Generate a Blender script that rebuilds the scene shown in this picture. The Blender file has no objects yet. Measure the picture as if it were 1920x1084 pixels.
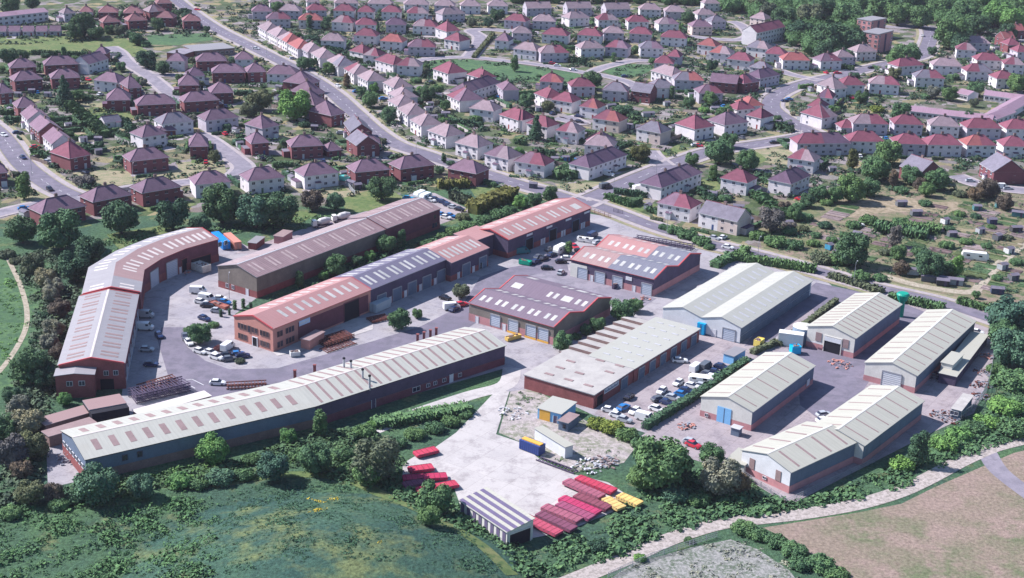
import bpy, math, random
from mathutils import Vector, Matrix
import numpy as np
R = math.radians
sc = bpy.context.scene
col = sc.collection
# ---------------------------------------------------------------- camera
FOC, PITCH, ROLL, HCAM = 2700.0, R(20), R(-2), 155.0
cd = bpy.data.cameras.new('camera'); cam = bpy.data.objects.new('camera', cd); col.objects.link(cam)
cd.sensor_width = 36; cd.lens = FOC/1920*36; cd.clip_start = 1; cd.clip_end = 6000
_fw = Vector((0, math.cos(PITCH), -math.sin(PITCH))); _dn = Vector((0, -math.sin(PITCH), -math.cos(PITCH))); _rt = Vector((1, 0, 0))
_cx = _rt*math.cos(ROLL) + _dn*math.sin(ROLL); _cy = _rt*math.sin(ROLL) - _dn*math.cos(ROLL); _cz = -_fw
M = Matrix((_cx, _cy, _cz)).transposed().to_4x4(); M.translation = Vector((0, 0, HCAM)); cam.matrix_world = M
sc.camera = cam
# ---------------------------------------------------------------- daylight
SUN_AZ, SUN_EL = 164.0, 43.0      # direction towards the sun, degrees anticlockwise from +x
w = bpy.data.worlds.new('World'); sc.world = w; w.use_nodes = True
nt = w.node_tree; bg = nt.nodes['Background']
sky = nt.nodes.new('ShaderNodeTexSky'); sky.sky_type = 'NISHITA'; sky.sun_disc = False
sky.sun_elevation = R(SUN_EL); sky.sun_rotation = R(90 - SUN_AZ); sky.ozone_density = 6.0; sky.air_density = 1.2; sky.dust_density = 0.6
nt.links.new(sky.outputs[0], bg.inputs[0]); bg.inputs[1].default_value = 0.092
sl = bpy.data.lights.new('sun', 'SUN'); sl.energy = 5.0; sl.angle = R(0.5); sl.color = (1, 0.955, 0.955)
so = bpy.data.objects.new('sun', sl); col.objects.link(so)
sd = Vector((math.cos(R(SUN_EL))*math.cos(R(SUN_AZ)), math.cos(R(SUN_EL))*math.sin(R(SUN_AZ)), math.sin(R(SUN_EL))))
so.rotation_euler = sd.to_track_quat('Z', 'Y').to_euler(); so.location = (0, 300, 400)
sc.view_settings.view_transform = 'Standard'; sc.view_settings.look = 'None'; sc.view_settings.exposure = 0.82; sc.view_settings.gamma = 1
sc.cycles.max_bounces = 5; sc.cycles.diffuse_bounces = 2; sc.cycles.glossy_bounces = 2; sc.cycles.volume_bounces = 0
sc.cycles.transparent_max_bounces = 6

# ---------------------------------------------------------------- coordinates
def P(px, py, z=0.0):
    """pixel of the 1920x1084 photograph -> point on the level z"""
    u, v = px-960, py-542
    d = _cx*u - _cy*v + _fw*FOC
    k = (HCAM - z)/-d.z
    return Vector((d.x*k, d.y*k, z))
def proj(p):
    q = Vector(p) - Vector((0, 0, HCAM)); zz = q.dot(_fw)
    return 960 + FOC*q.dot(_cx)/zz, 542 - FOC*q.dot(_cy)/zz
def ppm(py):
    """pixels per metre at an image row"""
    Z = HCAM/(math.sin(PITCH) + (py-542)/FOC*math.cos(PITCH)); return FOC/Z
MOUND = P(625, 1090); MRX, MRY = 42.0, 37.0
def hz(x, y):
    dx, dy = (x-MOUND.x)/MRX, (y-MOUND.y)/MRY
    r2 = dx*dx + dy*dy
    return 7.5*max(0.0, 1-r2)**1.3 if r2 < 1 else 0.0
rnd = random.Random(7)
# ---------------------------------------------------------------- naming, labels
THINGS = []      # (object, look, category, place or None)
ORD = 'first second third fourth fifth sixth seventh eighth ninth tenth eleventh twelfth thirteenth fourteenth fifteenth sixteenth seventeenth eighteenth nineteenth twentieth'.split()
def ordw(i):
    if i < 20: return ORD[i]
    t = ['twenty', 'thirty', 'forty', 'fifty', 'sixty', 'seventy', 'eighty', 'ninety'][min(7, (i+1)//10-2)]
    k = (i+1) % 10
    return t + '-' + ORD[k-1] if k else t.replace('ty', 'tieth')
def reg(o, look, cat, place=None, group=None):
    o['label'] = look; o['category'] = cat
    if group: o['group'] = group
    THINGS.append((o, look, place)); return o
def thing(name, loc, rz=0.0):
    o = bpy.data.objects.new(name, None); o.empty_display_size = 0.5; col.objects.link(o)
    o.location = loc; o.rotation_euler = (0, 0, rz); return o
def part(name, me, parent=None, loc=(0, 0, 0), rot=(0, 0, 0), scale=(1, 1, 1), color=None, mats=None):
    o = bpy.data.objects.new(name, me); col.objects.link(o)
    if parent: o.parent = parent
    o.location = loc; o.rotation_euler = rot; o.scale = scale
    if color: o.color = (*color, 1)
    if mats:
        for i, m in enumerate(mats):
            o.material_slots[i].link = 'OBJECT'; o.material_slots[i].material = m
    return o
LAND = []   # landmarks (position, phrase)
# ---------------------------------------------------------------- materials
def _mk(name):
    m = bpy.data.materials.new(name); m.use_nodes = True; n = m.node_tree
    return m, n, n.nodes['Principled BSDF'], n.nodes.new, n.links.new
def noise(n, src, scale, detail=4, rough=.6):
    t = n.nodes.new('ShaderNodeTexNoise'); t.inputs['Scale'].default_value = scale; t.inputs['Detail'].default_value = detail
    t.inputs['Roughness'].default_value = rough; n.links.new(src, t.inputs['Vector']); return t.outputs['Fac']
def ramp(n, fac, stops):
    r = n.nodes.new('ShaderNodeValToRGB'); n.links.new(fac, r.inputs[0]); e = r.color_ramp.elements
    while len(e) > 1: e.remove(e[0])
    e[0].position, e[0].color = stops[0][0], (*stops[0][1], 1)
    for p, c in stops[1:]:
        k = e.new(p); k.color = (*c, 1)
    return r.outputs[0]
def mult(n, a, b, fac=1.0, mode='MULTIPLY'):
    m = n.nodes.new('ShaderNodeMix'); m.data_type = 'RGBA'; m.blend_type = mode; m.inputs[0].default_value = fac
    for s, v in ((6, a), (7, b)):
        if hasattr(v, 'is_output'): n.links.new(v, m.inputs[s])
        else: m.inputs[s].default_value = (*v, 1)
    return m.outputs[2]
def mixf(n, fac, a, b):
    m = n.nodes.new('ShaderNodeMix'); m.data_type = 'RGBA'; n.links.new(fac, m.inputs[0])
    for s, v in ((6, a), (7, b)):
        if hasattr(v, 'is_output'): n.links.new(v, m.inputs[s])
        else: m.inputs[s].default_value = (*v, 1)
    return m.outputs[2]
def g3(v): return (v, v, v)
def bump(n, b, h, strength, dist=.05):
    k = n.nodes.new('ShaderNodeBump'); k.inputs['Strength'].default_value = strength; k.inputs['Distance'].default_value = dist
    n.links.new(h, k.inputs['Height']); n.links.new(k.outputs[0], b.inputs['Normal'])
def solid(name, rgb, rough=.85, var=.18, scale=.35, fine=3.0, rand=.0, metal=0, obj=False, spec=.3):
    m, n, b, new, link = _mk(name)
    pos = new('ShaderNodeNewGeometry').outputs['Position']; oi = new('ShaderNodeObjectInfo')
    c = oi.outputs['Color'] if obj else rgb
    a = ramp(n, noise(n, pos, scale, 5, .65), [(.25, g3(1-var)), (.75, g3(1+var*.5))])
    f = ramp(n, noise(n, pos, fine, 3, .6), [(.3, g3(1-var*.5)), (.7, g3(1+var*.3))])
    c = mult(n, mult(n, a, f), c)
    if rand:
        r = ramp(n, oi.outputs['Random'], [(0, (1-rand, 1-rand, 1-rand*.8)), (.5, (1, 1-rand*.3, 1-rand*.2)), (1, (1+rand*.4, 1+rand*.25, 1+rand*.4))])
        c = mult(n, r, c)
    link(c, b.inputs['Base Color']); b.inputs['Roughness'].default_value = rough; b.inputs['Metallic'].default_value = metal
    b.inputs['Specular IOR Level'].default_value = spec
    return m
def corr(name, rgb, period=1.0, dark=.82, var=.2, stain=(.55, .45, .42), stain_amt=.5, rough=.6):
    """profiled sheet: ribs along the slope, sheet laps, stains, all in metres through the UVs"""
    m, n, b, new, link = _mk(name)
    uv = new('ShaderNodeUVMap').outputs[0]; pos = new('ShaderNodeNewGeometry').outputs['Position']
    sep = new('ShaderNodeSeparateXYZ'); link(uv, sep.inputs[0])
    def saw(o, per, lo, width):
        a = new('ShaderNodeMath'); a.operation = 'DIVIDE'; link(o, a.inputs[0]); a.inputs[1].default_value = per
        f = new('ShaderNodeMath'); f.operation = 'FRACT'; link(a.outputs[0], f.inputs[0])
        return ramp(n, f.outputs[0], [(0, g3(lo)), (width, g3(1)), (1-width, g3(1)), (1, g3(lo))])
    ribs = saw(sep.outputs[0], period, dark, .22); laps = saw(sep.outputs[1], 2.6, dark+.05, .04)
    st = new('ShaderNodeMapping'); st.inputs['Scale'].default_value = (1.1, .12, 1); link(uv, st.inputs[0])
    streak = ramp(n, noise(n, st.outputs[0], 1.0, 5, .7), [(.35, g3(1-var)), (.7, g3(1.05))])
    big = noise(n, pos, .12, 5, .7)
    c = mult(n, mult(n, ribs, laps), mult(n, streak, rgb))
    sm = ramp(n, big, [(.52, g3(0)), (.72, g3(stain_amt))])
    c = mixf(n, sm, c, mult(n, c, stain))
    link(c, b.inputs['Base Color']); b.inputs['Roughness'].default_value = rough; b.inputs['Specular IOR Level'].default_value = .35
    return m
def blend(name, cols, scales=(.06, .5, 3), thr=((.42, .58), (.45, .6)), rough=.95, var=.25, vor=None, slab=None, bmp=0):
    """ground: patches of three colours at several scales"""
    m, n, b, new, link = _mk(name)
    pos = new('ShaderNodeNewGeometry').outputs['Position']
    f1 = noise(n, pos, scales[0], 6, .7); f2 = noise(n, pos, scales[1], 5, .65)
    c = mixf(n, ramp(n, f1, [(thr[0][0], g3(0)), (thr[0][1], g3(1))]), cols[0], cols[1])
    if len(cols) > 2: c = mixf(n, ramp(n, f2, [(thr[1][0], g3(0)), (thr[1][1], g3(1))]), c, cols[2])
    if vor:
        v = new('ShaderNodeTexVoronoi'); v.distance = 'CHEBYCHEV'; v.inputs['Scale'].default_value = vor[0]
        mp = new('ShaderNodeMapping'); mp.inputs['Rotation'].default_value = (0, 0, R(20)); link(pos, mp.inputs[0]); link(mp.outputs[0], v.inputs['Vector'])
        sp = new('ShaderNodeSeparateColor'); link(v.outputs['Color'], sp.inputs[0])
        pc = ramp(n, sp.outputs[0], vor[1]); n.nodes[-1].color_ramp.interpolation = 'CONSTANT'
        c = mixf(n, ramp(n, sp.outputs[1], [(.0, g3(vor[2])), (1, g3(1))]), c, pc)
    if bmp:
        bump(n, b, noise(n, pos, .9, 6, .75), 1.0, bmp)
    if slab:
        mp = new('ShaderNodeMapping'); mp.inputs['Rotation'].default_value = (0, 0, R(-57)); link(pos, mp.inputs[0])
        bt = new('ShaderNodeTexBrick'); bt.offset = 0; link(mp.outputs[0], bt.inputs['Vector']); bt.inputs['Scale'].default_value = 1.0
        bt.inputs['Brick Width'].default_value = slab; bt.inputs['Row Height'].default_value = slab*.8; bt.inputs['Mortar Size'].default_value = .06; bt.inputs['Mortar Smooth'].default_value = .6
        bt.inputs['Color1'].default_value = (1, 1, 1, 1); bt.inputs['Color2'].default_value = (.91, .91, .92, 1); bt.inputs['Mortar'].default_value = (.68, .67, .66, 1)
        c = mult(n, bt.outputs[0], c)
        st = ramp(n, noise(n, pos, .22, 6, .75), [(.50, g3(1)), (.60, (.80, .79, .80)), (.72, (.66, .64, .66))]); c = mult(n, st, c)
    c = mult(n, ramp(n, noise(n, pos, scales[2], 4, .7), [(.3, g3(1-var)), (.7, g3(1+var*.4))]), c)
    link(c, b.inputs['Base Color']); b.inputs['Roughness'].default_value = rough; b.inputs['Specular IOR Level'].default_value = .15
    return m
def leafmat(name):
    m, n, b, new, link = _mk(name)
    pos = new('ShaderNodeNewGeometry').outputs['Position']; oi = new('ShaderNodeObjectInfo')
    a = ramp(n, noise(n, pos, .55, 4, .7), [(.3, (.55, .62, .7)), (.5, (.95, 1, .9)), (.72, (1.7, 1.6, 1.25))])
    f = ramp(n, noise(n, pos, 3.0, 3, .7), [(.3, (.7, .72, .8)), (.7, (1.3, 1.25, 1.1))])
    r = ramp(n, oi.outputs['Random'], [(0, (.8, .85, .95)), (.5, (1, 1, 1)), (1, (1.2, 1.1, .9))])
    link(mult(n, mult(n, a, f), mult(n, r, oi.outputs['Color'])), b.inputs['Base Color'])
    b.inputs['Roughness'].default_value = .75; b.inputs['Specular IOR Level'].default_value = .15
    return m
MT = {}
MT['leaf'] = leafmat('foliage')
MT['bark'] = solid('bark', (.10, .08, .07))
MT['obj'] = solid('painted_surface', None, obj=True, rough=.5, var=.10, scale=.8)
MT['gloss'] = solid('car_paint', None, obj=True, rough=.25, var=.05, spec=.5)
MT['mattobj'] = solid('weathered_surface', None, obj=True, rough=.9, var=.3, scale=1.2, fine=5)
MT['glass'] = solid('window_glass', (.035, .045, .075), rough=.12, var=.3, rand=.5, spec=.6)
MT['wglass'] = solid('roof_glazing', (.50, .50, .47), rough=.5, var=.25, rand=.15)
MT['frame'] = solid('white_frame', (.62, .62, .66), rough=.5)
MT['rubber'] = solid('tyre_rubber', (.02, .02, .024))
MT['dark'] = solid('dark_interior', (.012, .012, .02))  # painted shade inside doorways and barn; also gutter, flue tops, a frame
MT['steel'] = solid('galvanised_steel', (.33, .34, .38), rough=.45, metal=.3)
MT['rust'] = solid('rusty_steel', (.17, .06, .05), var=.5, fine=6)
WALLC = dict(w=(.68, .65, .67), b=(.20, .075, .085), l=(.47, .44, .50), c=(.60, .50, .46))
ROOFC = dict(m=(.19, .12, .165), r=(.205, .068, .10), o=(.30, .10, .10), s=(.25, .12, .13), g=(.17, .16, .20), p=(.12, .075, .12), t=(.27, .205, .23))
for k, c in WALLC.items(): MT['W'+k] = solid('wall_'+k, c, rough=.95, var=.2, rand=.12, scale=.25)
for k, c in ROOFC.items(): MT['R'+k] = solid('roof_tiles_'+k, c, rough=.85, var=.28, rand=.16, scale=.5, fine=2.5)
MT['brickred'] = solid('red_brick', (.26, .085, .085), var=.3)
MT['brickpink'] = solid('pink_brick', (.46, .22, .23), var=.2)
MT['brickorange'] = solid('orange_brick', (.52, .24, .20), var=.15)
MT['brickbrown'] = solid('brown_brick', (.24, .16, .15), var=.3)
MT['clad_cream'] = solid('cream_cladding', (.62, .60, .56), var=.15)
MT['clad_white'] = solid('white_cladding', (.62, .63, .66), var=.15)
MT['clad_blue_shaded'] = solid('blue_grey_and_shaded_cladding', (.125, .165, .235), var=.2)  # real blue-grey, and shade painted on cream and white shed sides
MT['clad_dark'] = solid('dark_cladding', (.085, .065, .115), var=.3)
MT['clad_olive'] = solid('olive_cladding', (.20, .17, .15), var=.25)
MT['clad_maroon'] = solid('maroon_cladding', (.17, .06, .08), var=.3)
MT['shutter'] = solid('roller_shutter', (.48, .52, .60), var=.12)
MT['trimred'] = solid('red_trim', (.50, .09, .10))
MT['concrete'] = blend('concrete', [(.33, .31, .335), (.285, .27, .30), (.37, .345, .355)], scales=(.04, .12, 2.0), thr=((.35, .65), (.4, .7)), var=.12, slab=6)
MT['concrete_light'] = blend('pale_concrete', [(.45, .42, .41), (.41, .385, .38), (.48, .45, .44)], scales=(.04, .14, 2), thr=((.35, .65), (.4, .7)), var=.08, slab=8)
MT['concrete_pink'] = blend('pinkish_concrete', [(.32, .275, .29), (.285, .25, .27), (.365, .315, .32)], scales=(.05, .16, 2), thr=((.35, .65), (.4, .7)), var=.14, slab=5)
MT['asphalt'] = blend('asphalt', [(.155, .14, .185), (.19, .17, .215), (.14, .13, .165)], scales=(.05, .25, 3), var=.12)
MT['asphalt_pale'] = blend('worn_asphalt', [(.22, .20, .24), (.26, .235, .275), (.19, .175, .21)], scales=(.05, .3, 3), var=.12)
MT['pavement'] = blend('pavement', [(.34, .30, .32), (.29, .26, .28), (.38, .33, .33)], scales=(.1, .6, 3), var=.15)
MT['paint'] = solid('road_paint', (.60, .60, .62))
MT['dirt'] = blend('dirt_track', [(.36, .31, .25), (.41, .36, .29), (.27, .24, .18)], scales=(.15, .9, 3), var=.25)
MT['dirt_pale'] = blend('stony_track', [(.39, .34, .32), (.44, .39, .37), (.27, .24, .22)], scales=(.2, 1.0, 2.5), var=.3)
MT['dry'] = blend('dry_grass', [(.26, .235, .15), (.18, .20, .11), (.31, .26, .18)], scales=(.06, .4, 2.5), var=.25)
MT['green'] = blend('green_grass', [(.070, .135, .065), (.095, .17, .075), (.055, .11, .06)], scales=(.06, .4, 1.8), var=.35)
MT['lawn'] = blend('lawn', [(.115, .16, .06), (.18, .19, .085), (.085, .13, .05)], scales=(.1, .5, 3), var=.2)
MT['brownfield'] = blend('parched_field', [(.245, .195, .155), (.14, .16, .09), (.28, .21, .18)], scales=(.028, .09, 1.2), thr=((.46, .60), (.46, .60)), var=.45, bmp=.15)
MT['gravel'] = blend('rough_gravel', [(.24, .24, .23), (.11, .14, .10), (.33, .32, .31)], scales=(.25, 1.2, 4), var=.5)
MT['moss'] = blend('undergrowth_soil', [(.055, .11, .075), (.085, .16, .075), (.17, .19, .09)], scales=(.045, .11, 1.1), thr=((.40, .62), (.56, .68)), var=.6, bmp=.5)
MT['estate'] = blend('garden_ground', [(.095, .115, .07), (.05, .085, .05), (.19, .165, .15)], scales=(.06, .35, 2), var=.55,
    vor=(.16, [(0, (.085, .12, .05)), (.25, (.30, .25, .14)), (.4, (.30, .26, .27)), (.55, (.055, .085, .035)), (.78, (.20, .16, .15)), (.9, (.26, .22, .24))], .35))
MT['moundgrass'] = blend('mound_grass', [(.042, .095, .076), (.065, .13, .085), (.155, .19, .085)], scales=(.045, .075, 1.3), thr=((.42, .60), (.50, .64)), var=.55, bmp=.45)
MT['soil'] = solid('plot_soil', None, obj=True, var=.4, scale=.5, fine=3, rough=1)
# ---------------------------------------------------------------- mesh helper
class MB:
    def __init__(s): s.v, s.f, s.m, s.uv = [], [], [], []
    def face(s, pts, mi=0, uv=None):
        b = len(s.v); s.v += [tuple(p) for p in pts]; s.f.append(tuple(range(b, b+len(pts)))); s.m.append(mi); s.uv.append(uv)
    def box(s, c, d, rz=0, mi=0, top=None, taper=1.0, tx=0.0):
        """centre of the base, size; taper scales the top"""
        cx, cy, cz = c; x, y, z = d[0]/2, d[1]/2, d[2]; ca, sa = math.cos(rz), math.sin(rz)
        def q(a, b, h): return (cx + a*ca - b*sa, cy + a*sa + b*ca, cz+h)
        X, Y = x*taper, y*taper
        A = [q(-x, -y, 0), q(x, -y, 0), q(x, y, 0), q(-x, y, 0)]; T = [q(-X+tx, -Y, z), q(X+tx, -Y, z), q(X+tx, Y, z), q(-X+tx, Y, z)]
        s.face(A[::-1], mi); s.face(T, mi if top is None else top)
        for i in range(4): s.face([A[i], A[(i+1) % 4], T[(i+1) % 4], T[i]], mi)
    def tube(s, a, b, r0, r1=None, n=8, mi=0, cap=True):
        a, b = Vector(a), Vector(b); r1 = r0 if r1 is None else r1; d = (b-a).normalized()
        u = d.orthogonal().normalized(); v = d.cross(u)
        A = [a + (u*math.cos(6.2832*i/n) + v*math.sin(6.2832*i/n))*r0 for i in range(n)]; B = [b + (u*math.cos(6.2832*i/n) + v*math.sin(6.2832*i/n))*r1 for i in range(n)]
        for i in range(n): s.face([A[i], A[(i+1) % n], B[(i+1) % n], B[i]], mi)
        if cap: s.face(A[::-1], mi); s.face(B, mi)
    def mesh(s, name, mats):
        me = bpy.data.meshes.new(name); me.from_pydata(s.v, [], s.f)
        for m in mats: me.materials.append(m)
        me.polygons.foreach_set('material_index', s.m)
        if any(u for u in s.uv):
            l = me.uv_layers.new(name='UVMap'); k = 0; flat = []
            for f, u in zip(s.f, s.uv): flat += [c for p in (u or [(0, 0)]*len(f)) for c in p]
            l.data.foreach_set('uv', flat)
        me.update(); return me
def sheet(name, pts, z, m, kind='structure', px=True, color=None):
    """flat ground patch through pixel points"""
    q = [P(a, b) for a, b in pts] if px else [Vector((a, b, 0)) for a, b in pts]
    area = sum(q[i].x*q[(i+1) % len(q)].y - q[(i+1) % len(q)].x*q[i].y for i in range(len(q)))
    if area < 0: q = q[::-1]
    b = MB(); b.face([(p.x, p.y, z) for p in q])
    o = part(name, b.mesh(name, [m]), color=color); o['kind'] = kind; return o
def strip(name, pts, width, z, m, kind='structure', off=0.0, smooth=True, h=0):
    """ribbon along pixel points"""
    q = [P(a, b) for a, b in pts]
    if smooth and len(q) > 2:
        o = []
        for i in range(len(q)-1):
            p0, p1, p2, p3 = q[max(0, i-1)], q[i], q[i+1], q[min(len(q)-1, i+2)]
            for k in range(6):
                t = k/6; o.append(.5*((2*p1) + (p2-p0)*t + (2*p0-5*p1+4*p2-p3)*t*t + (3*p1-p0-3*p2+p3)*t*t*t))
        q = o + [q[-1]]
    L, Rr = [], []
    for i, p in enumerate(q):
        d = (q[min(i+1, len(q)-1)] - q[max(i-1, 0)]); d.z = 0; d.normalize(); nn = Vector((-d.y, d.x, 0))
        L.append(p + nn*(off+width/2)); Rr.append(p + nn*(off-width/2))
    b = MB(); b2 = z
    for i in range(len(q)-1):
        b.face([(Rr[i].x, Rr[i].y, b2), (Rr[i+1].x, Rr[i+1].y, b2), (L[i+1].x, L[i+1].y, b2), (L[i].x, L[i].y, b2)])
        if h:
            for S, s in ((L, 1), (Rr, -1)):
                f = [(S[i].x, S[i].y, 0), (S[i+1].x, S[i+1].y, 0), (S[i+1].x, S[i+1].y, b2), (S[i].x, S[i].y, b2)]
                b.face(f if s < 0 else f[::-1])
    o = part(name, b.mesh(name, [m])); o['kind'] = kind; return o, q
MT['drydirt'] = blend('dry_earth', [(.30, .24, .17), (.36, .29, .22), (.20, .17, .11)], scales=(.1, .5, 2), var=.35)
# ================================================================ ground
b = MB(); b.face([(-1500, -400, 0), (1500, -400, 0), (1500, 2600, 0), (-1500, 2600, 0)])
o = part('ground', b.mesh('ground', [MT['estate']])); o['kind'] = 'structure'
sheet('rough_land', [(-300, 1300), (-300, 400), (0, 420), (200, 410), (420, 395), (640, 385), (700, 372), (800, 358), (900, 352), (1000, 362), (1080, 374), (1115, 392), (1160, 405), (1235, 430), (1335, 460), (1440, 488), (1660, 548), (1860, 606), (2100, 640), (2200, 1300)], .02, MT['moss'])
sheet('allotment_ground', [(1430, 478), (1420, 420), (1450, 392), (1530, 360), (1640, 330), (1900, 360), (2100, 370), (2200, 655), (1860, 594), (1660, 536), (1527, 500)], .02,
      blend('allotment_soil', [(.17, .17, .09), (.25, .19, .15), (.11, .14, .07)], scales=(.05, .3, 2), var=.4))
sheet('bare_clearing', [(1520, 428), (1560, 392), (1610, 380), (1640, 370), (1700, 366), (1725, 380), (1795, 378), (1800, 390), (1770, 404), (1720, 396), (1650, 400), (1560, 412)], .05, MT['drydirt'])
yard = [(225, 765), (258, 520), (300, 470), (405, 432), (480, 470), (480, 560), (440, 590), (520, 640), (840, 500), (960, 450), (1100, 400), (1130, 405), (1200, 425), (1330, 470), (1530, 510), (1570, 545), (1700, 580), (1700, 700), (1210, 812), (1115, 780), (1010, 730), (950, 735), (950, 690), (600, 790), (160, 900), (90, 915), (85, 800)]
sheet('yard_paving', yard, .04, MT['concrete'])
sheet('rear_yard', [(440, 475), (560, 432), (640, 408), (720, 388), (775, 362), (815, 362), (888, 397), (850, 412), (800, 430), (600, 480)], .05, MT['concrete_pink'])
sheet('shed_yard', [(1196, 822), (1300, 752), (1440, 655), (1480, 610), (1530, 556), (1640, 540), (1872, 600), (1858, 700), (1826, 775), (1740, 815), (1480, 948), (1390, 892), (1300, 862)], .06, MT['concrete_pink'])
sheet('car_yard', [(1115, 775), (1190, 712), (1330, 610), (1420, 640), (1450, 650), (1210, 805), (1170, 800)], .08, MT['concrete_pink'])
sheet('inner_asphalt', [(1495, 690), (1470, 640), (1530, 600), (1520, 562), (1600, 545), (1700, 572), (1745, 590), (1640, 700), (1620, 730), (1540, 790), (1500, 760)], .09, MT['asphalt'])
sheet('white_shed_asphalt', [(1395, 650), (1420, 620), (1530, 530), (1600, 545), (1500, 590), (1440, 645)], .085, MT['asphalt'])
sheet('estate_road', [(296, 640), (303, 614), (346, 614), (350, 650), (385, 677), (430, 693), (520, 691), (600, 668), (700, 640), (790, 612), (868, 572), (880, 552), (900, 520), (950, 503), (1010, 493), (1030, 470), (1060, 480), (1070, 528), (1060, 535), (900, 600), (840, 640), (600, 700), (480, 735), (380, 772), (350, 765), (318, 715)], .09, MT['asphalt'])
sheet('loading_apron', [(1045, 505), (1080, 510), (1230, 560), (1200, 580), (1150, 565), (1040, 530), (985, 520)], .10, MT['asphalt_pale'])
sheet('front_forecourt', [(440, 602), (520, 668), (600, 650), (700, 618), (700, 595), (640, 600), (520, 660)], .11, MT['concrete_light'])
sheet('storage_yard', [(855, 812), (815, 840), (795, 846), (755, 870), (755, 910), (850, 912), (862, 945), (985, 1012), (1060, 998), (1150, 960), (1185, 935), (1140, 905), (1075, 890), (1010, 860), (975, 830), (930, 815), (955, 735), (935, 728)], .10, MT['concrete_light'])
sheet('rubble_yard', [(957, 735), (1000, 728), (1115, 800), (1200, 828), (1170, 868), (1080, 886), (1012, 856), (978, 830), (935, 812)], .07, blend('rubble_ground', [(.33, .29, .29), (.20, .21, .15), (.42, .37, .36)], scales=(.12, .6, 3), var=.35))
strip('side_track', [(960, 690), (948, 722), (880, 742), (790, 772), (700, 806)], 5, .06, MT['concrete_light'])
# fields and greens
sheet('meadow', [(-300, 480), (0, 486), (22, 492), (48, 560), (56, 600), (30, 680), (0, 715), (-60, 800), (-300, 900)], .06, MT['green'])
strip('footpath', [(8, 470), (22, 500), (38, 535), (50, 580), (47, 620), (20, 670), (-20, 720), (-60, 780)], 1.5, .10, MT['dirt'])
strip('meadow_edge', [(40, 500), (66, 580), (62, 620), (36, 685), (-10, 750)], 8, .05, MT['green'])
sheet('crescent_green', [(786, 116), (815, 112), (880, 112), (960, 119), (1080, 137), (1108, 150), (1080, 156), (960, 152), (880, 162), (800, 140)], .05, MT['green'])
sheet('loop_green', [(1128, 134), (1150, 127), (1180, 120), (1222, 122), (1225, 130), (1200, 142), (1165, 146)], .05, MT['green'])
sheet('playing_field', [(-120, 70), (130, 67), (235, 72), (278, 96), (262, 108), (230, 104), (150, 98), (50, 102), (-120, 106)], .05, MT['lawn'])
sheet('school_lawn', [(275, 66), (390, 62), (400, 75), (330, 85), (280, 84)], .05, MT['green'])
sheet('parched_field', [(2100, 800), (1900, 850), (1750, 915), (1690, 945), (1600, 963), (1430, 990), (1475, 1010), (1540, 1050), (1620, 1100), (1700, 1200), (2300, 1200)], .05, MT['brownfield'])
sheet('gravel_field', [(1120, 1100), (1190, 1056), (1300, 1026), (1370, 1012), (1420, 1030), (1480, 1070), (1540, 1150), (1020, 1150)], .06, MT['gravel'])
for nm, pts in [('dry_verge', [(1040, 345), (1110, 342), (1160, 340), (1125, 365), (1060, 365)]), ('dry_verge', [(40, 385), (95, 372), (75, 350), (30, 330)]),
                ('dry_lawn', [(150, 345), (180, 318), (245, 322), (250, 345), (170, 352)]), ('dry_lawn', [(250, 330), (290, 325), (420, 303), (425, 330), (320, 345), (255, 345)]),
                ('dry_lawn', [(330, 305), (400, 300), (425, 320), (340, 330)]), ('dry_lawn', [(530, 350), (640, 348), (670, 365), (640, 372), (560, 362)]), ('dry_lawn', [(140, 195), (205, 192), (215, 207), (165, 210)]),
                ('dry_lawn', [(1400, 85), (1440, 78), (1475, 82), (1430, 96)]), ('dry_lawn', [(520, 250), (560, 252), (590, 262), (545, 270)]), ('dry_lawn', [(1390, 290), (1440, 275), (1490, 285), (1480, 310), (1400, 300)]),
                ('dry_lawn', [(1450, 145), (1520, 138), (1560, 148), (1500, 156)])]:
    zk = globals().get('zk', .03)+.002; sheet(nm, pts, zk, MT['dry'])
for pts in [[(160, 215), (250, 222), (250, 205), (170, 200)], [(120, 243), (175, 238), (185, 258), (150, 262)], [(640, 372), (720, 350), (760, 372), (700, 395), (650, 400)], [(1232, 290), (1270, 272), (1305, 282), (1290, 292)],
            [(1440, 172), (1480, 165), (1500, 175), (1460, 195)], [(1290, 345), (1340, 330), (1400, 345), (1330, 360)], [(1380, 300), (1420, 285), (1440, 300), (1400, 320)], [(420, 372), (500, 390), (600, 400), (560, 420), (430, 410)],
            [(1180, 372), (1235, 385), (1195, 400), (1140, 378)], [(200, 440), (320, 420), (330, 432), (250, 455), (225, 470)], [(690, 330), (730, 350), (700, 360)], [(880, 352), (960, 348), (960, 360), (890, 368)]]:
    zk += .002; sheet('lawn_patch', pts, zk, MT['lawn'])
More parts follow.
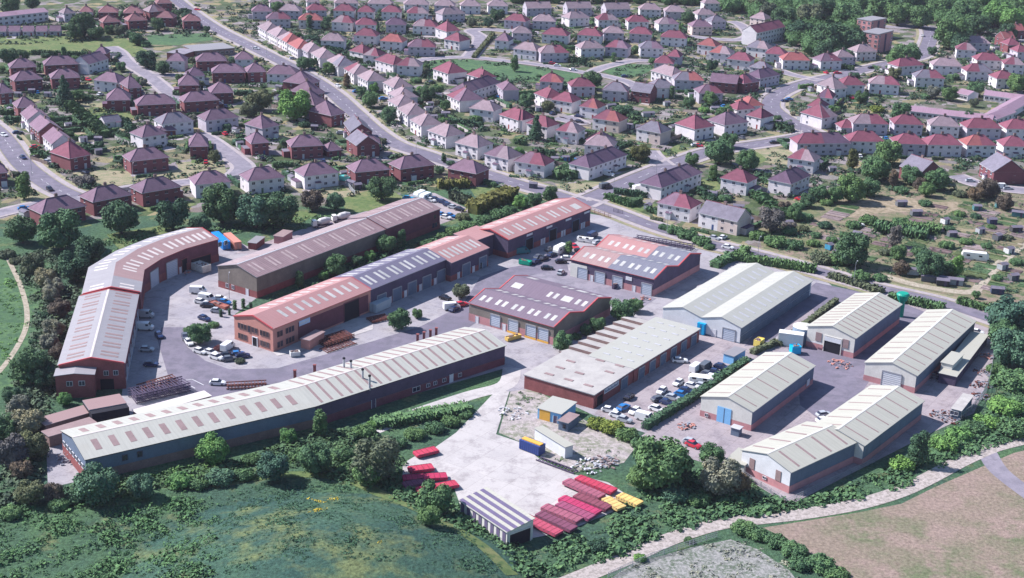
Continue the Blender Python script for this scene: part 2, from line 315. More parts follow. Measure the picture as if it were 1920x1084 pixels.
# hillock in the foreground
n = 40; b = MB(); X = [MOUND.x - MRX + 2*MRX*i/n for i in range(n+1)]; Y = [MOUND.y - MRY + 2*MRY*i/n for i in range(n+1)]
for i in range(n):
    for j in range(n):
        q = [(X[i+a], Y[j+c]) for a, c in ((0, 0), (1, 0), (1, 1), (0, 1))]
        if max(hz(*p) for p in q) > .01: b.face([(x, y, hz(x, y)+.03) for x, y in q])
me = b.mesh('hillock', [MT['moundgrass']]); [setattr(p, 'use_smooth', True) for p in me.polygons]
o = part('hillock', me); o['kind'] = 'structure'
o, _ = strip('worn_path', [(400, 912), (430, 905), (480, 896), (560, 890), (640, 896), (700, 920), (760, 955), (830, 1000), (900, 1040), (960, 1090)], 3.0, .10, MT['lawn'])
for v_ in o.data.vertices: v_.co.z += hz(v_.co.x, v_.co.y)
strip('stony_track', [(2050, 785), (1920, 824), (1860, 840), (1800, 866), (1740, 898), (1680, 925), (1600, 948), (1500, 965), (1430, 973), (1350, 983), (1260, 1010), (1180, 1045), (1100, 1078), (1020, 1110)], 4.6, .09, MT['dirt_pale'])
strip('grey_spur', [(1850, 848), (1875, 885), (1940, 935)], 5, .08, MT['asphalt_pale'])
strip('allotment_track', [(1830, 545), (1850, 520), (1880, 490), (1940, 440)], 3.5, .08, MT['dirt'])
strip('dirt_path', [(1660, 518), (1720, 535), (1800, 548), (1835, 545)], 4, .07, MT['dirt'])
# public roads: kerbed pavement bands, verge, carriageway, dashes
ROADS = [
 ('main_road', [(300, -30), (330, 0), (395, 48), (480, 92), (560, 133), (620, 172), (665, 212), (702, 245), (742, 271), (792, 288), (850, 308), (915, 327), (960, 342), (1030, 362), (1090, 382)], 8.5, 1),
 ('junction_road', [(1085, 384), (1135, 361), (1185, 339), (1247, 314), (1297, 296), (1335, 284), (1385, 276), (1440, 268), (1500, 258), (1525, 250)], 9, 1),
 ('winding_road', [(1530, 252), (1490, 232), (1455, 210), (1445, 196), (1455, 180), (1490, 163), (1540, 149), (1590, 138), (1640, 126), (1675, 118), (1725, 106), (1737, 92), (1745, 66), (1740, 50)], 9, 1),
 ('lower_road', [(1085, 376), (1120, 386), (1160, 400), (1235, 428), (1335, 458), (1385, 470), (1440, 484), (1527, 507), (1615, 532), (1665, 545), (1765, 568), (1840, 592), (1900, 612)], 6.5, 1),
 ('left_road', [(-30, 228), (5, 258), (40, 305), (75, 335), (110, 357), (150, 374)], 8.5, 1),
 ('left_branch_road', [(-40, 410), (0, 400), (60, 386), (150, 372), (247, 353), (350, 342), (435, 333), (470, 328)], 6, 0),
 ('close_road', [(440, 332), (456, 314), (437, 296), (400, 268), (370, 250)], 7, 0),
 ('upper_close_road', [(205, 88), (222, 98), (240, 118), (275, 140), (300, 160), (335, 192)], 6.5, 0),
 ('upper_close_spur', [(270, 143), (305, 141), (345, 142)], 6, 0),
 ('crescent_road', [(765, 117), (817, 110), (880, 108), (960, 116), (1010, 122), (1085, 135), (1120, 140), (1160, 149), (1188, 160), (1184, 175)], 5, 0),
 ('loop_road', [(1105, 138), (1125, 129), (1150, 122), (1185, 115), (1230, 114), (1262, 118)], 5, 0),
 ('hill_road', [(880, 108), (895, 88), (900, 70), (885, 58), (920, 56), (962, 60), (1010, 62)], 7, 0),
 ('top_road', [(1290, 68), (1345, 74), (1385, 75), (1405, 66), (1390, 48), (1370, 40)], 6, 0),
 ('car_park_road', [(1740, 50), (1690, 52), (1660, 50)], 7, 0),
 ('side_road', [(1247, 312), (1225, 295), (1215, 283)], 7, 0),
 ('low_side_road', [(1040, 222), (1090, 232), (1080, 226), (1060, 218)], 5, 0),
 ('lane', [(1460, 132), (1490, 142), (1540, 152)], 5, 0),
 ('parking_lane', [(1790, 330), (1850, 350), (1960, 362)], 8, 0)]
zz = .145
for i, (nm, pts, wd, big) in enumerate(ROADS):
    z = zz + i*.006
    if big:
        strip('verge', pts, wd+9, .11+i*.002, MT['dry'])
        for s in (1, -1): strip('pavement', pts, 2.2, .24+i*.004, MT['pavement'], off=s*(wd/2+1.5), h=1)
    else: strip('pavement', pts, wd+3.4, z-.022+.001*i, MT['pavement'])
    o, q = strip(nm, pts, wd, z, MT['asphalt_pale'] if not big else MT['asphalt'])
    if big:
        b = MB(); acc = 0
        for k in range(len(q)-1):
            d = q[k+1]-q[k]; L = d.length; dn = d.normalized(); nn = Vector((-dn.y, dn.x, 0)); t = (6-acc % 6) % 6
            while t+2 < L:
                a, c = q[k]+dn*t, q[k]+dn*(t+2.5)
                b.face([(a-nn*.09).to_tuple()[:2]+(z+.02,), (c-nn*.09).to_tuple()[:2]+(z+.02,), (c+nn*.09).to_tuple()[:2]+(z+.02,), (a+nn*.09).to_tuple()[:2]+(z+.02,)]); t += 6
            acc += L
        if b.f:
            o = part('road_markings', b.mesh('road_markings', [MT['paint']])); o['kind'] = 'structure'
b = MB()
for A, B_ in [((347, 713), (360, 711)), ((360, 711), (382, 722)), ((345, 717), (366, 728))]:
    p, q = P(*A, .125), P(*B_, .125); d = (q-p).normalized(); nn = Vector((-d.y, d.x, 0))*.1
    b.face([p-nn, q-nn, q+nn, p+nn])
o = part('bay_markings', b.mesh('bay_markings', [MT['paint']])); o['kind'] = 'structure'
# ================================================================ industrial halls
SKY = {}
def skymesh(m):
    if m not in SKY:
        b = MB(); b.box((0, 0, -.02), (1, 1, .10)); SKY[m] = b.mesh('rooflight', [MT[m]])
    return SKY[m]
DOORM = {}
def doormesh(kind, w, h, m='shutter'):
    k = (kind, round(w, 1), round(h, 1), m)
    if k not in DOORM:
        b = MB()
        if kind == 'roller':
            b.box((0, 0, 0), (w, .10, h), mi=0)
            for i in range(int(h/.55)): b.box((0, -.06, .2+i*.55), (w-.1, .04, .07), mi=1)
            for s in (-1, 1): b.box((s*(w/2+.1), -.04, 0), (.2, .2, h+.2), mi=2)
            b.box((0, -.05, h), (w, .24, .3), mi=2)
            DOORM[k] = b.mesh('roller_door', [MT[m], MT['clad_blue_shaded'], MT['steel']])
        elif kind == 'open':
            b.box((0, 0, 0), (w, .06, h), mi=0)  # flat near-black panel, the unlit inside put into its colour
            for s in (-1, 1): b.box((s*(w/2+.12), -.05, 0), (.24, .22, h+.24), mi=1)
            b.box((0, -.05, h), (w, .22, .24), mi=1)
            DOORM[k] = b.mesh('dark_panel_doorway', [MT['dark'], MT[m]])
        elif kind == 'door':
            b.box((0, 0, 0), (w, .1, h), mi=0); b.box((w*.3, -.07, h*.45), (.12, .06, .08), mi=1)
            for s in (-1, 1): b.box((s*(w/2+.05), -.02, 0), (.1, .16, h+.1), mi=1)
            DOORM[k] = b.mesh('door', [MT[m], MT['frame']])
        elif kind == 'win':
            b.box((0, 0, 0), (w, .06, h), mi=0)
            for z0, hh in ((-.08, .08), (h, .08)): b.box((0, -.03, z0), (w+.16, .14, hh), mi=1)
            for s in (-1, 0, 1): b.box((s*(w/2+.04), -.03, 0), (.08, .12, h), mi=1)
            DOORM[k] = b.mesh('window', [MT['glass'], MT[m]])
        elif kind == 'panel':
            b.box((0, 0, 0), (w, .1, h)); DOORM[k] = b.mesh('wall_panel', [MT[m]])
    return DOORM[k]
def hall(name, label, pts, width, he, rise=1.8, bays=1, wall='clad_cream', plinth='brickpink', ph=1.7, roof='Rm', lights=None, trim=None, oh=(.25, .25),
         segs=None, gutter='steel', side=1, zroof=0.0, mono=False, cat='industrial unit', ridgecap=None, gable=None):
    """pts: eave line in pixels at height he, near end first (or world Vectors); the building lies to the left (side=1)"""
    q = [p.copy() if isinstance(p, Vector) else P(*p, he) for p in pts]
    for p in q: p.z = 0
    ds = [(q[i+1]-q[i]).normalized() for i in range(len(q)-1)]
    nn = [Vector((-d.y, d.x, 0))*side for d in ds]
    mv = []
    for i in range(len(q)):
        if i == 0: mv.append(nn[0])
        elif i == len(q)-1: mv.append(nn[-1])
        else:
            m = (nn[i-1]+nn[i]).normalized(); mv.append(m/m.dot(nn[i]))
    org = q[0].copy()
    root = thing(name, org); reg(root, label, cat)
    ctr = sum((a for a in q), Vector())/len(q) + mv[0]*width/2
    def pt(i, s, z): return q[i] + mv[i]*s + Vector((0, 0, z)) - org
    bw = width/bays; prof = [(0, 0)]
    if mono: prof = [(0, 0), (width, rise)]
    else:
        for k in range(bays): prof += [(bw*(k+.5), rise), (bw*(k+1), 0)]
    N = len(q)
    # walls
    b = MB(); wz = he-.05
    for i in range(N-1):
        for s, zt in ((0, 0), (width, rise if mono else 0)):
            f = [pt(i, s, 0), pt(i+1, s, 0), pt(i+1, s, wz+zt), pt(i, s, wz+zt)]
            b.face(f if (s == 0) == (side == 1) else f[::-1])
    for i, fl in ((0, 1), (N-1, 0)):
        f = [pt(i, 0, 0)] + [pt(i, s, wz+z) for s, z in prof] + [pt(i, width, 0)]
        b.face(f if fl == (side == 1) else f[::-1])
    part('wall', b.mesh('wall', [MT[wall]]), root)
    if gable:
        b = MB(); e = .05
        f = [pt(0, 0, ph if ph else 0)] + [pt(0, s, wz+z) for s, z in prof] + [pt(0, width, ph if ph else 0)]
        off = -ds[0]*e; b.face([p+off for p in f]); part('gable_cladding', b.mesh('gable', [MT[gable]]), root)
    if plinth:
        b = MB(); e = .06
        for i in range(N-1):
            for s in (-e, width+e):
                f = [pt(i, s, 0), pt(i+1, s, 0), pt(i+1, s, ph), pt(i, s, ph)]
                b.face(f if (s < 0) == (side == 1) else f[::-1])
        for i, d in ((0, -ds[0]), (N-1, ds[-1])):
            f = [pt(i, -e, 0)+d*e, pt(i, -e, ph)+d*e, pt(i, width+e, ph)+d*e, pt(i, width+e, 0)+d*e]
            b.face(f if (i == 0) == (side == 1) else f[::-1])
        part('brick_plinth', b.mesh('plinth', [MT[plinth]]), root)
    # roof sections
    segs = segs or [(i, 0.0, 1.0, roof) for i in range(N-1)]
    th = .16; acc = [0]
    for i in range(N-1): acc.append(acc[-1] + (q[i+1]-q[i]).length)
    def rp(i, t, s, z):
        a, c = pt(i, s, z), pt(i+1, s, z); return a.lerp(c, t)
    roofs = []
    for (i, t0, t1, m) in segs:
        b = MB(); L = (q[i+1]-q[i]).length
        e0 = -oh[0]/L if (i == 0 and t0 == 0) else t0; e1 = 1+oh[1]/L if (i == N-2 and t1 == 1) else t1
        for k in range(len(prof)-1):
            (s0, z0), (s1, z1) = prof[k], prof[k+1]; sl_ = (z1-z0)/(s1-s0)
            if k == 0: s0, z0 = s0-.35, z0-.35*sl_
            if k == len(prof)-2: s1, z1 = s1+.35, z1+.35*sl_
            u0, u1 = acc[i]+e0*L, acc[i]+e1*L; sl = math.hypot(s1-s0, z1-z0)
            for dz, up in ((th, 1), (0, 0)):
                f = [rp(i, e0, s0, he+z0+dz+zroof), rp(i, e1, s0, he+z0+dz+zroof), rp(i, e1, s1, he+z1+dz+zroof), rp(i, e0, s1, he+z1+dz+zroof)]
                uv = [(u0, 0), (u1, 0), (u1, sl), (u0, sl)] if z1 >= z0 else [(u0, sl), (u1, sl), (u1, 0), (u0, 0)]
                fl = (up == 1) == (side == 1)
                b.face(f if fl else f[::-1], 0 if k % 2 == 0 else 2, uv if fl else uv[::-1])
            for e in (e0, e1):
                b.face([rp(i, e, s0, he+z0+zroof), rp(i, e, s1, he+z1+zroof), rp(i, e, s1, he+z1+th+zroof), rp(i, e, s0, he+z0+th+zroof)], 1)
            if k == 0: b.face([rp(i, e0, s0, he+z0+zroof), rp(i, e1, s0, he+z0+zroof), rp(i, e1, s0, he+z0+th+zroof), rp(i, e0, s0, he+z0+th+zroof)], 1)
            if k == len(prof)-2: b.face([rp(i, e0, s1, he+z1+zroof), rp(i, e1, s1, he+z1+zroof), rp(i, e1, s1, he+z1+th+zroof), rp(i, e0, s1, he+z1+th+zroof)], 1)
        mm_ = m if isinstance(m, tuple) else (m, m); roofs.append(part('roof', b.mesh('roof', [MT[mm_[0]], MT[trim or gutter], MT[mm_[1]]]), root))
    if trim or ridgecap:
        b = MB()
        for k in range(1, len(prof)-1, 2):
            s, z = prof[k]
            if ridgecap:
                for i in range(N-1):
                    for ds_, dz_ in ((-.3, -.3*rise/(bw/2)), (.3, -.3*rise/(bw/2))):
                        f = [rp(i, 0, s, he+z+th+.06+zroof), rp(i, 1, s, he+z+th+.06+zroof), rp(i, 1, s+ds_, he+z+th+.05+dz_+zroof), rp(i, 0, s+ds_, he+z+th+.05+dz_+zroof)]
                        b.face(f if ds_ > 0 else f[::-1])
        if ridgecap and b.f: part('ridge_cap', b.mesh('ridge_cap', [MT[ridgecap]]), root)
        if trim:
            for i, t, d in ((0, 0, -ds[0]), (N-2, 1, ds[-1])):
                b = MB()
                for k in range(len(prof)-1):
                    (s0, z0), (s1, z1) = prof[k], prof[k+1]
                    a, c = rp(i, t, s0, he+z0-.12)+d*(.3), rp(i, t, s1, he+z1-.12)+d*(.3)
                    for w0, w1, q0, q1 in ((0, 0, 0, .38), (0, -.35, .38, .38)):
                        b.face([a+d*w0+Vector((0, 0, q0)), c+d*w0+Vector((0, 0, q0)), c+d*w1+Vector((0, 0, q1)), a+d*w1+Vector((0, 0, q1))])
                part('verge_trim', b.mesh('verge_trim', [MT[trim]]), root)
    H = dict(root=root, q=q, ds=ds, nn=nn, mv=mv, org=org, prof=prof, he=he, width=width, th=th, pt=pt, rise=rise, ctr=ctr, acc=acc, side=side, zroof=zroof)
    H['lens'] = [(q[i+1]-q[i]).length for i in range(N-1)]
    for (seg, slope, u, wu, v0, v1, m) in (lights or []):
        (s0, z0), (s1, z1) = prof[slope], prof[slope+1]
        a, c = s0+(s1-s0)*v0, s0+(s1-s0)*v1; za, zc = z0+(z1-z0)*v0, z0+(z1-z0)*v1
        L = H['lens'][seg]; t = u/L
        p0, p1 = rp(seg, t, a, he+za+th+zroof), rp(seg, t, c, he+zc+th+zroof)
        dx = (rp(seg, t+.01, (a+c)/2, 0)-rp(seg, t, (a+c)/2, 0)).normalized(); dy = (p1-p0); ln = dy.length; dy.normalize()
        dz = dx.cross(dy).normalized()
        if dz.z < 0: dx = -dx; dz = -dz
        dx = dy.cross(dz)
        o = bpy.data.objects.new('rooflight', skymesh(m)); col.objects.link(o); o.parent = root
        mm = Matrix((dx, dy, dz)).transposed().to_4x4() @ Matrix.Diagonal((wu, ln, .5, 1)); mm.translation = (p0+p1)/2
        o.matrix_local = mm
    return H
def item(H, side, t, kind, w_, h_, m='shutter', z=0.0, name=None, seg=0, off=.08, color=None):
    """door, window or panel on a face: near / far (distance t along), start / end (distance t across)"""
    d, n = H['ds'][seg], H['nn'][seg]
    if side == 'near': p, ax, out = H['q'][seg]+d*t, d, -n
    elif side == 'far': p, ax, out = H['q'][seg]+d*t+n*H['width'], d, n
    elif side == 'start': p, ax, out = H['q'][0]+H['nn'][0]*t, H['nn'][0], -H['ds'][0]
    else: p, ax, out = H['q'][-1]+H['nn'][-1]*t, H['nn'][-1], H['ds'][-1]
    p = p + out*off - H['org']; p.z = z
    # local y axis must point inwards (-out)
    rz = math.atan2(-out.y, -out.x) - math.pi/2
    return part(name or {'roller': 'roller_door', 'open': 'doorway', 'door': 'door', 'win': 'window', 'panel': 'wall_panel'}[kind], doormesh(kind, w_, h_, m), H['root'], p, (0, 0, rz))
def rows(seg, slopes, u0, u1, n, wu, v0, v1, m, pair=0.0):
    out = []
    for k in range(n):
        u = u0+(u1-u0)*k/max(1, n-1)
        for s in slopes:
            a, c = (v0, v1) if s % 2 == 0 else (1-v1, 1-v0)
            if pair: out += [(seg, s, u-pair/2, wu, a, c, m), (seg, s, u+pair/2, wu, a, c, m)]
            else: out.append((seg, s, u, wu, a, c, m))
    return out
MT['roof_cream'] = corr('cream_roof_sheet', (.405, .395, .34), 1.1, .93, .08, stain=(.85, .8, .78), stain_amt=.3)
MT['roof_white'] = corr('white_roof_sheet', (.40, .395, .355), 1.1, .94, .07, stain=(.85, .78, .72), stain_amt=.35)
MT['roof_silver'] = corr('pale_grey_roof_sheet', (.295, .28, .30), .9, .88, .12, stain=(.8, .78, .78), stain_amt=.4)
MT['roof_brown'] = corr('brown_roof_sheet', (.30, .205, .215), .9, .74, .25, stain=(.8, .72, .78), stain_amt=.6)
MT['roof_brown3'] = corr('faded_brown_roof_sheet', (.38, .30, .31), .9, .74, .3, stain=(.8, .72, .78), stain_amt=.6)
MT['tanstrip'] = solid('weathered_rooflight', (.40, .31, .31), var=.3)
MT['roof_brown2'] = corr('tan_brown_roof_sheet', (.34, .22, .215), 1.0, .90, .12, stain=(.85, .8, .85), stain_amt=.5)
MT['roof_orange'] = corr('salmon_roof_sheet', (.38, .20, .195), 1.0, .95, .07, stain=(.9, .8, .8), stain_amt=.35)
MT['roof_greyd'] = corr('slate_grey_roof_sheet', (.155, .14, .20), 1.0, .9, .12, stain=(.85, .85, .9), stain_amt=.5)
MT['roof_grey2'] = corr('mid_grey_roof_sheet', (.17, .17, .215), 1.0, .9, .12, stain=(.9, .85, .9), stain_amt=.4)
MT['roof_purple'] = corr('plum_grey_roof_sheet', (.17, .125, .165), 1.0, .9, .12, stain=(.85, .85, .9), stain_amt=.4)
MT['roof_flat'] = blend('felt_roof', [(.38, .36, .345), (.42, .40, .38), (.345, .325, .315)], scales=(.08, .3, 3), var=.1)
MT['brownstrip'] = solid('aged_rooflight', (.27, .19, .19), var=.2)
MT['palestrip'] = solid('pale_rooflight', (.58, .52, .50), var=.15)
MT['greystrip'] = solid('grey_rooflight', (.44, .44, .47), var=.15)
MT['bluedoor'] = solid('light_blue_door', (.19, .42, .68), var=.1)
MT['yellowpaint'] = solid('yellow_paint', (.70, .38, .07), var=.15)
def tomake(a, b, n): return [a+(b-a)*i/(n-1) for i in range(n)]

# -- curved terrace on the left: lower straight block and upper bent block
Hl = hall('industrial_terrace', 'long pale grey pitched-roof workshop block with red brick gable, left edge of the estate', [(232.5, 680.7), (258.7, 553)], 16.2, 7.2, 1.8,
          wall='clad_maroon', plinth='brickred', ph=3.0, roof='roof_silver', gable='brickred', ridgecap='palestrip', trim='trimred', lights=rows(0, (0, 1), 4, 47.5, 8, 1.0, .2, .75, 'brownstrip', 2.2))
for t in tomake(5, 45, 7): item(Hl, 'near', t, 'roller', 3.6, 4, 'shutter')
for t in tomake(2.5, 42.5, 7): item(Hl, 'near', t, 'door', 1, 2.1, 'frame')
for t in (2.2, 4.6): item(Hl, 'start', t, 'win', 1.1, 1.2, 'frame', z=4)
item(Hl, 'start', 4.5, 'open', 3.4, 3, 'brickred')
# porch block with glazed lean-to
q0 = Hl['q'][0]; dd, nn_ = Hl['ds'][0], Hl['nn'][0]
Hp = hall('annex', 'red brick annex with pale ribbed lean-to roof on the gable of the grey left block', [q0+nn_*7.2-dd*.05, q0+nn_*7.2-dd*4.6], 9.4, 6.2, .5, wall='brickred', plinth=None, roof='roof_silver', side=-1, mono=False)
item(Hp, 'end', 3, 'win', 1.4, 1.2, 'frame', z=3.4); item(Hp, 'end', 6, 'win', 1.4, 1.2, 'frame', z=3.4)
up = [P(262.5, 548, 7.6), P(268.7, 506, 7.6), P(301, 485, 7.6), P(347, 466, 7.6), P(408.7, 448.5, 7.6)]
Hc = hall('industrial_terrace', 'brown-roofed workshop block bending round the top left of the yard', up, 16, 7.6, 1.9, wall='clad_maroon', plinth='brickred', ph=2.6, trim='trimred',
          segs=[(0, 0, .45, 'roof_silver'), (0, .45, 1, ('roof_brown2', 'roof_silver'))]+[(i, 0, 1, ('roof_brown2', 'roof_silver')) for i in (1, 2, 3)], lights=sum([rows(i, (0, 1), 2.5, (up[i+1]-up[i]).length-2.5, n, 1.0, .22, .72, 'palestrip', 2.3) for i, n in ((0, 2), (1, 2), (2, 2), (3, 3))], []))
item(Hc, 'near', 6.5, 'roller', 5, 5.2, 'shutter', seg=1); item(Hc, 'near', 11, 'roller', 5.4, 5.2, 'shutter', seg=1) if Hc['lens'][1] > 14 else None
item(Hc, 'near', 5, 'roller', 5, 5.2, 'shutter', seg=2); item(Hc, 'near', 12, 'open', 4.5, 4.4, 'brickred', seg=2)
item(Hc, 'near', 6, 'open', 8, 3.4, 'brickred', seg=3); item(Hc, 'near', 9, 'door', 1, 2.2, 'frame', seg=2)
for t in (14, 16.5): item(Hc, 'near', t, 'win', 1.3, 1.4, 'frame', z=5, seg=3)
# -- brown shed
Bn = P(481, 519, 7.0); Bf = P(822.5, 392, 7.0); Bm = Bn + (Bf-Bn)*.672
for p in (Bn, Bf, Bm): p.z = 0
H = hall('brown_shed', 'long brown ribbed-roof shed with olive gable above brick', [Bn, Bm], 16.2, 6.9, 2.2, wall='clad_olive', plinth='brickred', ph=2.2, roof='roof_brown', ridgecap='greystrip', oh=(.3, -.02), segs=[(0, 0, 1, ('roof_brown', 'roof_brown3'))],
         lights=rows(0, (0, 1), 4, 57, 8, .8, .18, .82, 'tanstrip', 1.9))
d = (Bm-Bn).normalized(); n2 = Vector((-d.y, d.x, 0))
H2 = hall('brown_shed', 'raised far section of the long brown ribbed-roof shed, beside the parked caravans', [Bm+d*.02-n2*.6, Bf-n2*.6], 16.8, 7.3, 2.2, wall='clad_maroon', plinth='brickred', ph=2.2, roof='roof_brown', ridgecap='greystrip', oh=(-.02, .3),
          lights=rows(0, (0, 1), 3.5, 27, 5, .8, .18, .82, 'tanstrip', 1.9))
item(H2, 'near', 27, 'win', 3, 1.6, 'brickred', z=1.2); item(H2, 'near', 27, 'win', 1.4, 1.4, 'brickred', z=4.4)
item(H, 'start', 4, 'door', 1, 2.2, 'frame'); item(H, 'start', 10, 'win', 1, 1.2, 'frame', z=.8); item(H, 'start', 12.5, 'win', 1, 1.2, 'frame', z=.8)
# -- salmon office and workshop row
A0 = P(511.5, 616.5, 7.0); A0.z = 0; A3 = P(835, 487, 7.0); A3.z = 0; dA = (A3-A0).normalized(); A1 = A0+dA*41.2
nA = Vector((-dA.y, dA.x, 0))
Hs = hall('office_workshop', 'salmon-roofed two-storey brick office and workshop at the head of the row', [A0, A1], 15, 7.0, 2.0, wall='brickorange', plinth='brickorange', ph=.5, roof='roof_orange', oh=(.3, -.02), trim='trimred',
          lights=rows(0, (0, 1), 8, 38, 10, 1.15, .28, .78, 'wglass'))
item(Hs, 'near', 25, 'panel', 30, 5.2, 'clad_maroon', z=.6, off=.03)
for z in (.9, 4.0):
    for t in (2.0, 3.2, 4.4, 10.6, 11.8, 13.0): item(Hs, 'start', t, 'win', .8, 1.5, 'brickbrown', z=z)
    for t in (2, 3.2, 5.4, 6.6, 7.8): item(Hs, 'near', t, 'win', .8, 1.5, 'brickbrown', z=z)
item(Hs, 'start', 6.9, 'open', 1.6, 2.6, 'frame'); item(Hs, 'start', 6.4, 'win', .8, 1.5, 'brickbrown', z=4); item(Hs, 'start', 7.7, 'win', .8, 1.5, 'brickbrown', z=4); item(Hs, 'start', 9.1, 'win', .9, 1.9, 'brickbrown', z=3.7)
item(Hs, 'near', 32.5, 'open', 6.5, 5.8, 'clad_maroon')
b = MB(); b.box((0, 0, 0), (4.4, .12, 1.5)); 
for k in range(9): b.box((-1.8+k*.42, -.08, .35+.1*(k % 2)), (.26, .04, .6+.1*((k*7) % 3)), mi=1)
s = item(Hs, 'near', 12.5, 'panel', 4.4, 1.5, 'frame', z=4.6, name='sign_board', off=.15); s.data = b.mesh('sign_board', [solid('pale_blue_sign', (.50, .62, .80)), MT['clad_white']])
Hg = hall('workshop_row', 'slate-grey roofed middle workshop of the row behind the salmon office', [A1, A3], 15, 7.05, 2.0, wall='clad_dark', plinth='brickred', ph=2.2, roof='roof_greyd', oh=(-.02, .2),
          lights=rows(0, (0, 1), 3.5, 34, 6, 1.0, .2, .8, 'wglass', 2.2))
for t in tomake(5, 34, 5): item(Hg, 'near', t, 'roller', 4, 4, 'clad_blue_shaded')
for t in tomake(1.6, 31, 5): item(Hg, 'near', t, 'door', 1.1, 2.2, 'frame')
C0 = A3 + dA*.1 - nA*2.2; C1 = P(920, 463.5, 6.8); C1.z = 0; LC = max(8, (C1-C0).dot(dA)); C1 = C0+dA*LC
Ho = hall('workshop_row', 'salmon-roofed workshop with a projecting wider bay, next to the slate-grey one', [C0, C1], 17.2, 6.4, 2.3, wall='clad_dark', plinth='brickred', ph=2, roof='roof_orange', oh=(.1, .3),
          lights=rows(0, (0, 1), 3, LC-3, 4, 1.0, .22, .75, 'wglass', 2.1))
for t in (4, 12, LC-4): item(Ho, 'near', t, 'door', 1.1, 2.2, 'frame')
for t in (8, 17): item(Ho, 'near', t, 'roller', 4, 4, 'clad_blue_shaded')
D1 = P(1107.5, 390, 6.6); D1.z = 0; D0 = P(960, 447, 6.6); D0.z = 0; dD = (D1-D0).normalized(); E0 = C1 + dA*.3 + nA*6.2
Hb = hall('workshop_link', 'recessed short salmon-roofed link between two salmon-roofed workshops', [E0, D0+Vector((-dD.y, dD.x, 0))*6.2 - dD*.1], 8.5, 7.2, .5, mono=True, wall='clad_dark', plinth=None, roof='roof_orange', oh=(0, 0))
Hd = hall('workshop_row', 'far salmon-roofed workshop nearest the road junction', [D0-dD*2, D1], 15.5, 6.6, 2.0, wall='clad_dark', plinth='brickred', ph=2, roof='roof_orange', oh=(.3, .3), trim='trimred',
          lights=rows(0, (0, 1), 4, 38, 6, 1.0, .2, .75, 'wglass', 2.2) + rows(0, (0, 1), 44.5, 44.5, 1, 3.6, .2, .62, 'wglass'))
for t in tomake(7, 44, 4): item(Hd, 'near', t, 'door', .9, 2.2, 'frame'); item(Hd, 'near', t+1.5, 'door', .9, 2.2, 'frame')
for t in tomake(12, 40, 3): item(Hd, 'near', t, 'open', 4.2, 4.2, 'clad_blue_shaded')
for t in tomake(12, 47, 4): item(Hd, 'near', t, 'panel', 3.4, .7, 'frame', z=5.2, name='sign_board')
# -- long shed with kink
Lp = [P(160, 861.7, 5.6), P(590, 762, 5.6), P(947, 648, 5.6)]
LL = [(Lp[i+1]-Lp[i]).length for i in range(2)]
lt = rows(0, (0, 1), 4, LL[0]-4, 13, 1.5, .25, .72, 'brownstrip')
for k in range(10):
    u = 4 + k*(LL[1]-8)/9
    for s_ in (0, 1):
        for o_ in (-1.5, 1.5): lt.append((1, s_, u+o_, .75, *((.04, .98) if s_ == 0 else (.02, .96)), 'brownstrip'))
Hm = hall('long_shed', 'very long pale shed with brown rooflights and a bend, south side of the estate', Lp, 16.8, 5.6, 1.9, wall='clad_blue_shaded', plinth='brickbrown', ph=2.2, segs=[(0, 0, 1, 'roof_white'), (1, 0, 1, 'roof_white')], ridgecap='palestrip', gutter='dark', lights=lt)
item(Hm, 'near', LL[1]/2, 'panel', LL[1]-.5, 3.3, 'clad_dark', z=2.2, off=.07, seg=1); item(Hm, 'near', LL[1]/2, 'panel', LL[1]-.4, 2.1, 'clad_maroon', z=0, off=.10, seg=1)
item(Hm, 'start', 8.4, 'panel', 16.4, 2.6, 'brickred', off=.1)
for t in tomake(2, 15, 7): item(Hm, 'start', t, 'win', 1.2, 1.0, 'frame', z=2.7, off=.14)
for t in (9, 12.5): item(Hm, 'near', t, 'win', 1.1, 1.3, 'clad_dark', z=3.2)
item(Hm, 'near', 44, 'door', 1.1, 2.3, 'frame', seg=1, off=.2); item(Hm, 'near', 32, 'win', 2.4, 1.2, 'frame', z=.8, seg=1, off=.2)
for t in (36, 38.4, 41.5, 47): item(Hm, 'near', t, 'win', 1.1, .9, 'frame', z=.9, seg=1, off=.2)
item(Hm, 'near', 18, 'door', 1.2, 2.3, 'clad_dark', seg=1, off=.2)
for (sx, sy) in ((645, 685), (658, 690), (680, 706), (693, 718)):   # flues through the roof
    p = P(sx, sy, 7.2); b = MB(); b.tube((0, 0, -1.2), (0, 0, 2.6), .28); b.tube((0, 0, 2.6), (0, 0, 3.0), .40, .34, mi=1)
    part('flue', b.mesh('flue', [MT['greystrip'], MT['dark']]), Hm['root'], Vector((p.x, p.y, 6.4))-Vector((Hm['org'].x, Hm['org'].y, 0)))
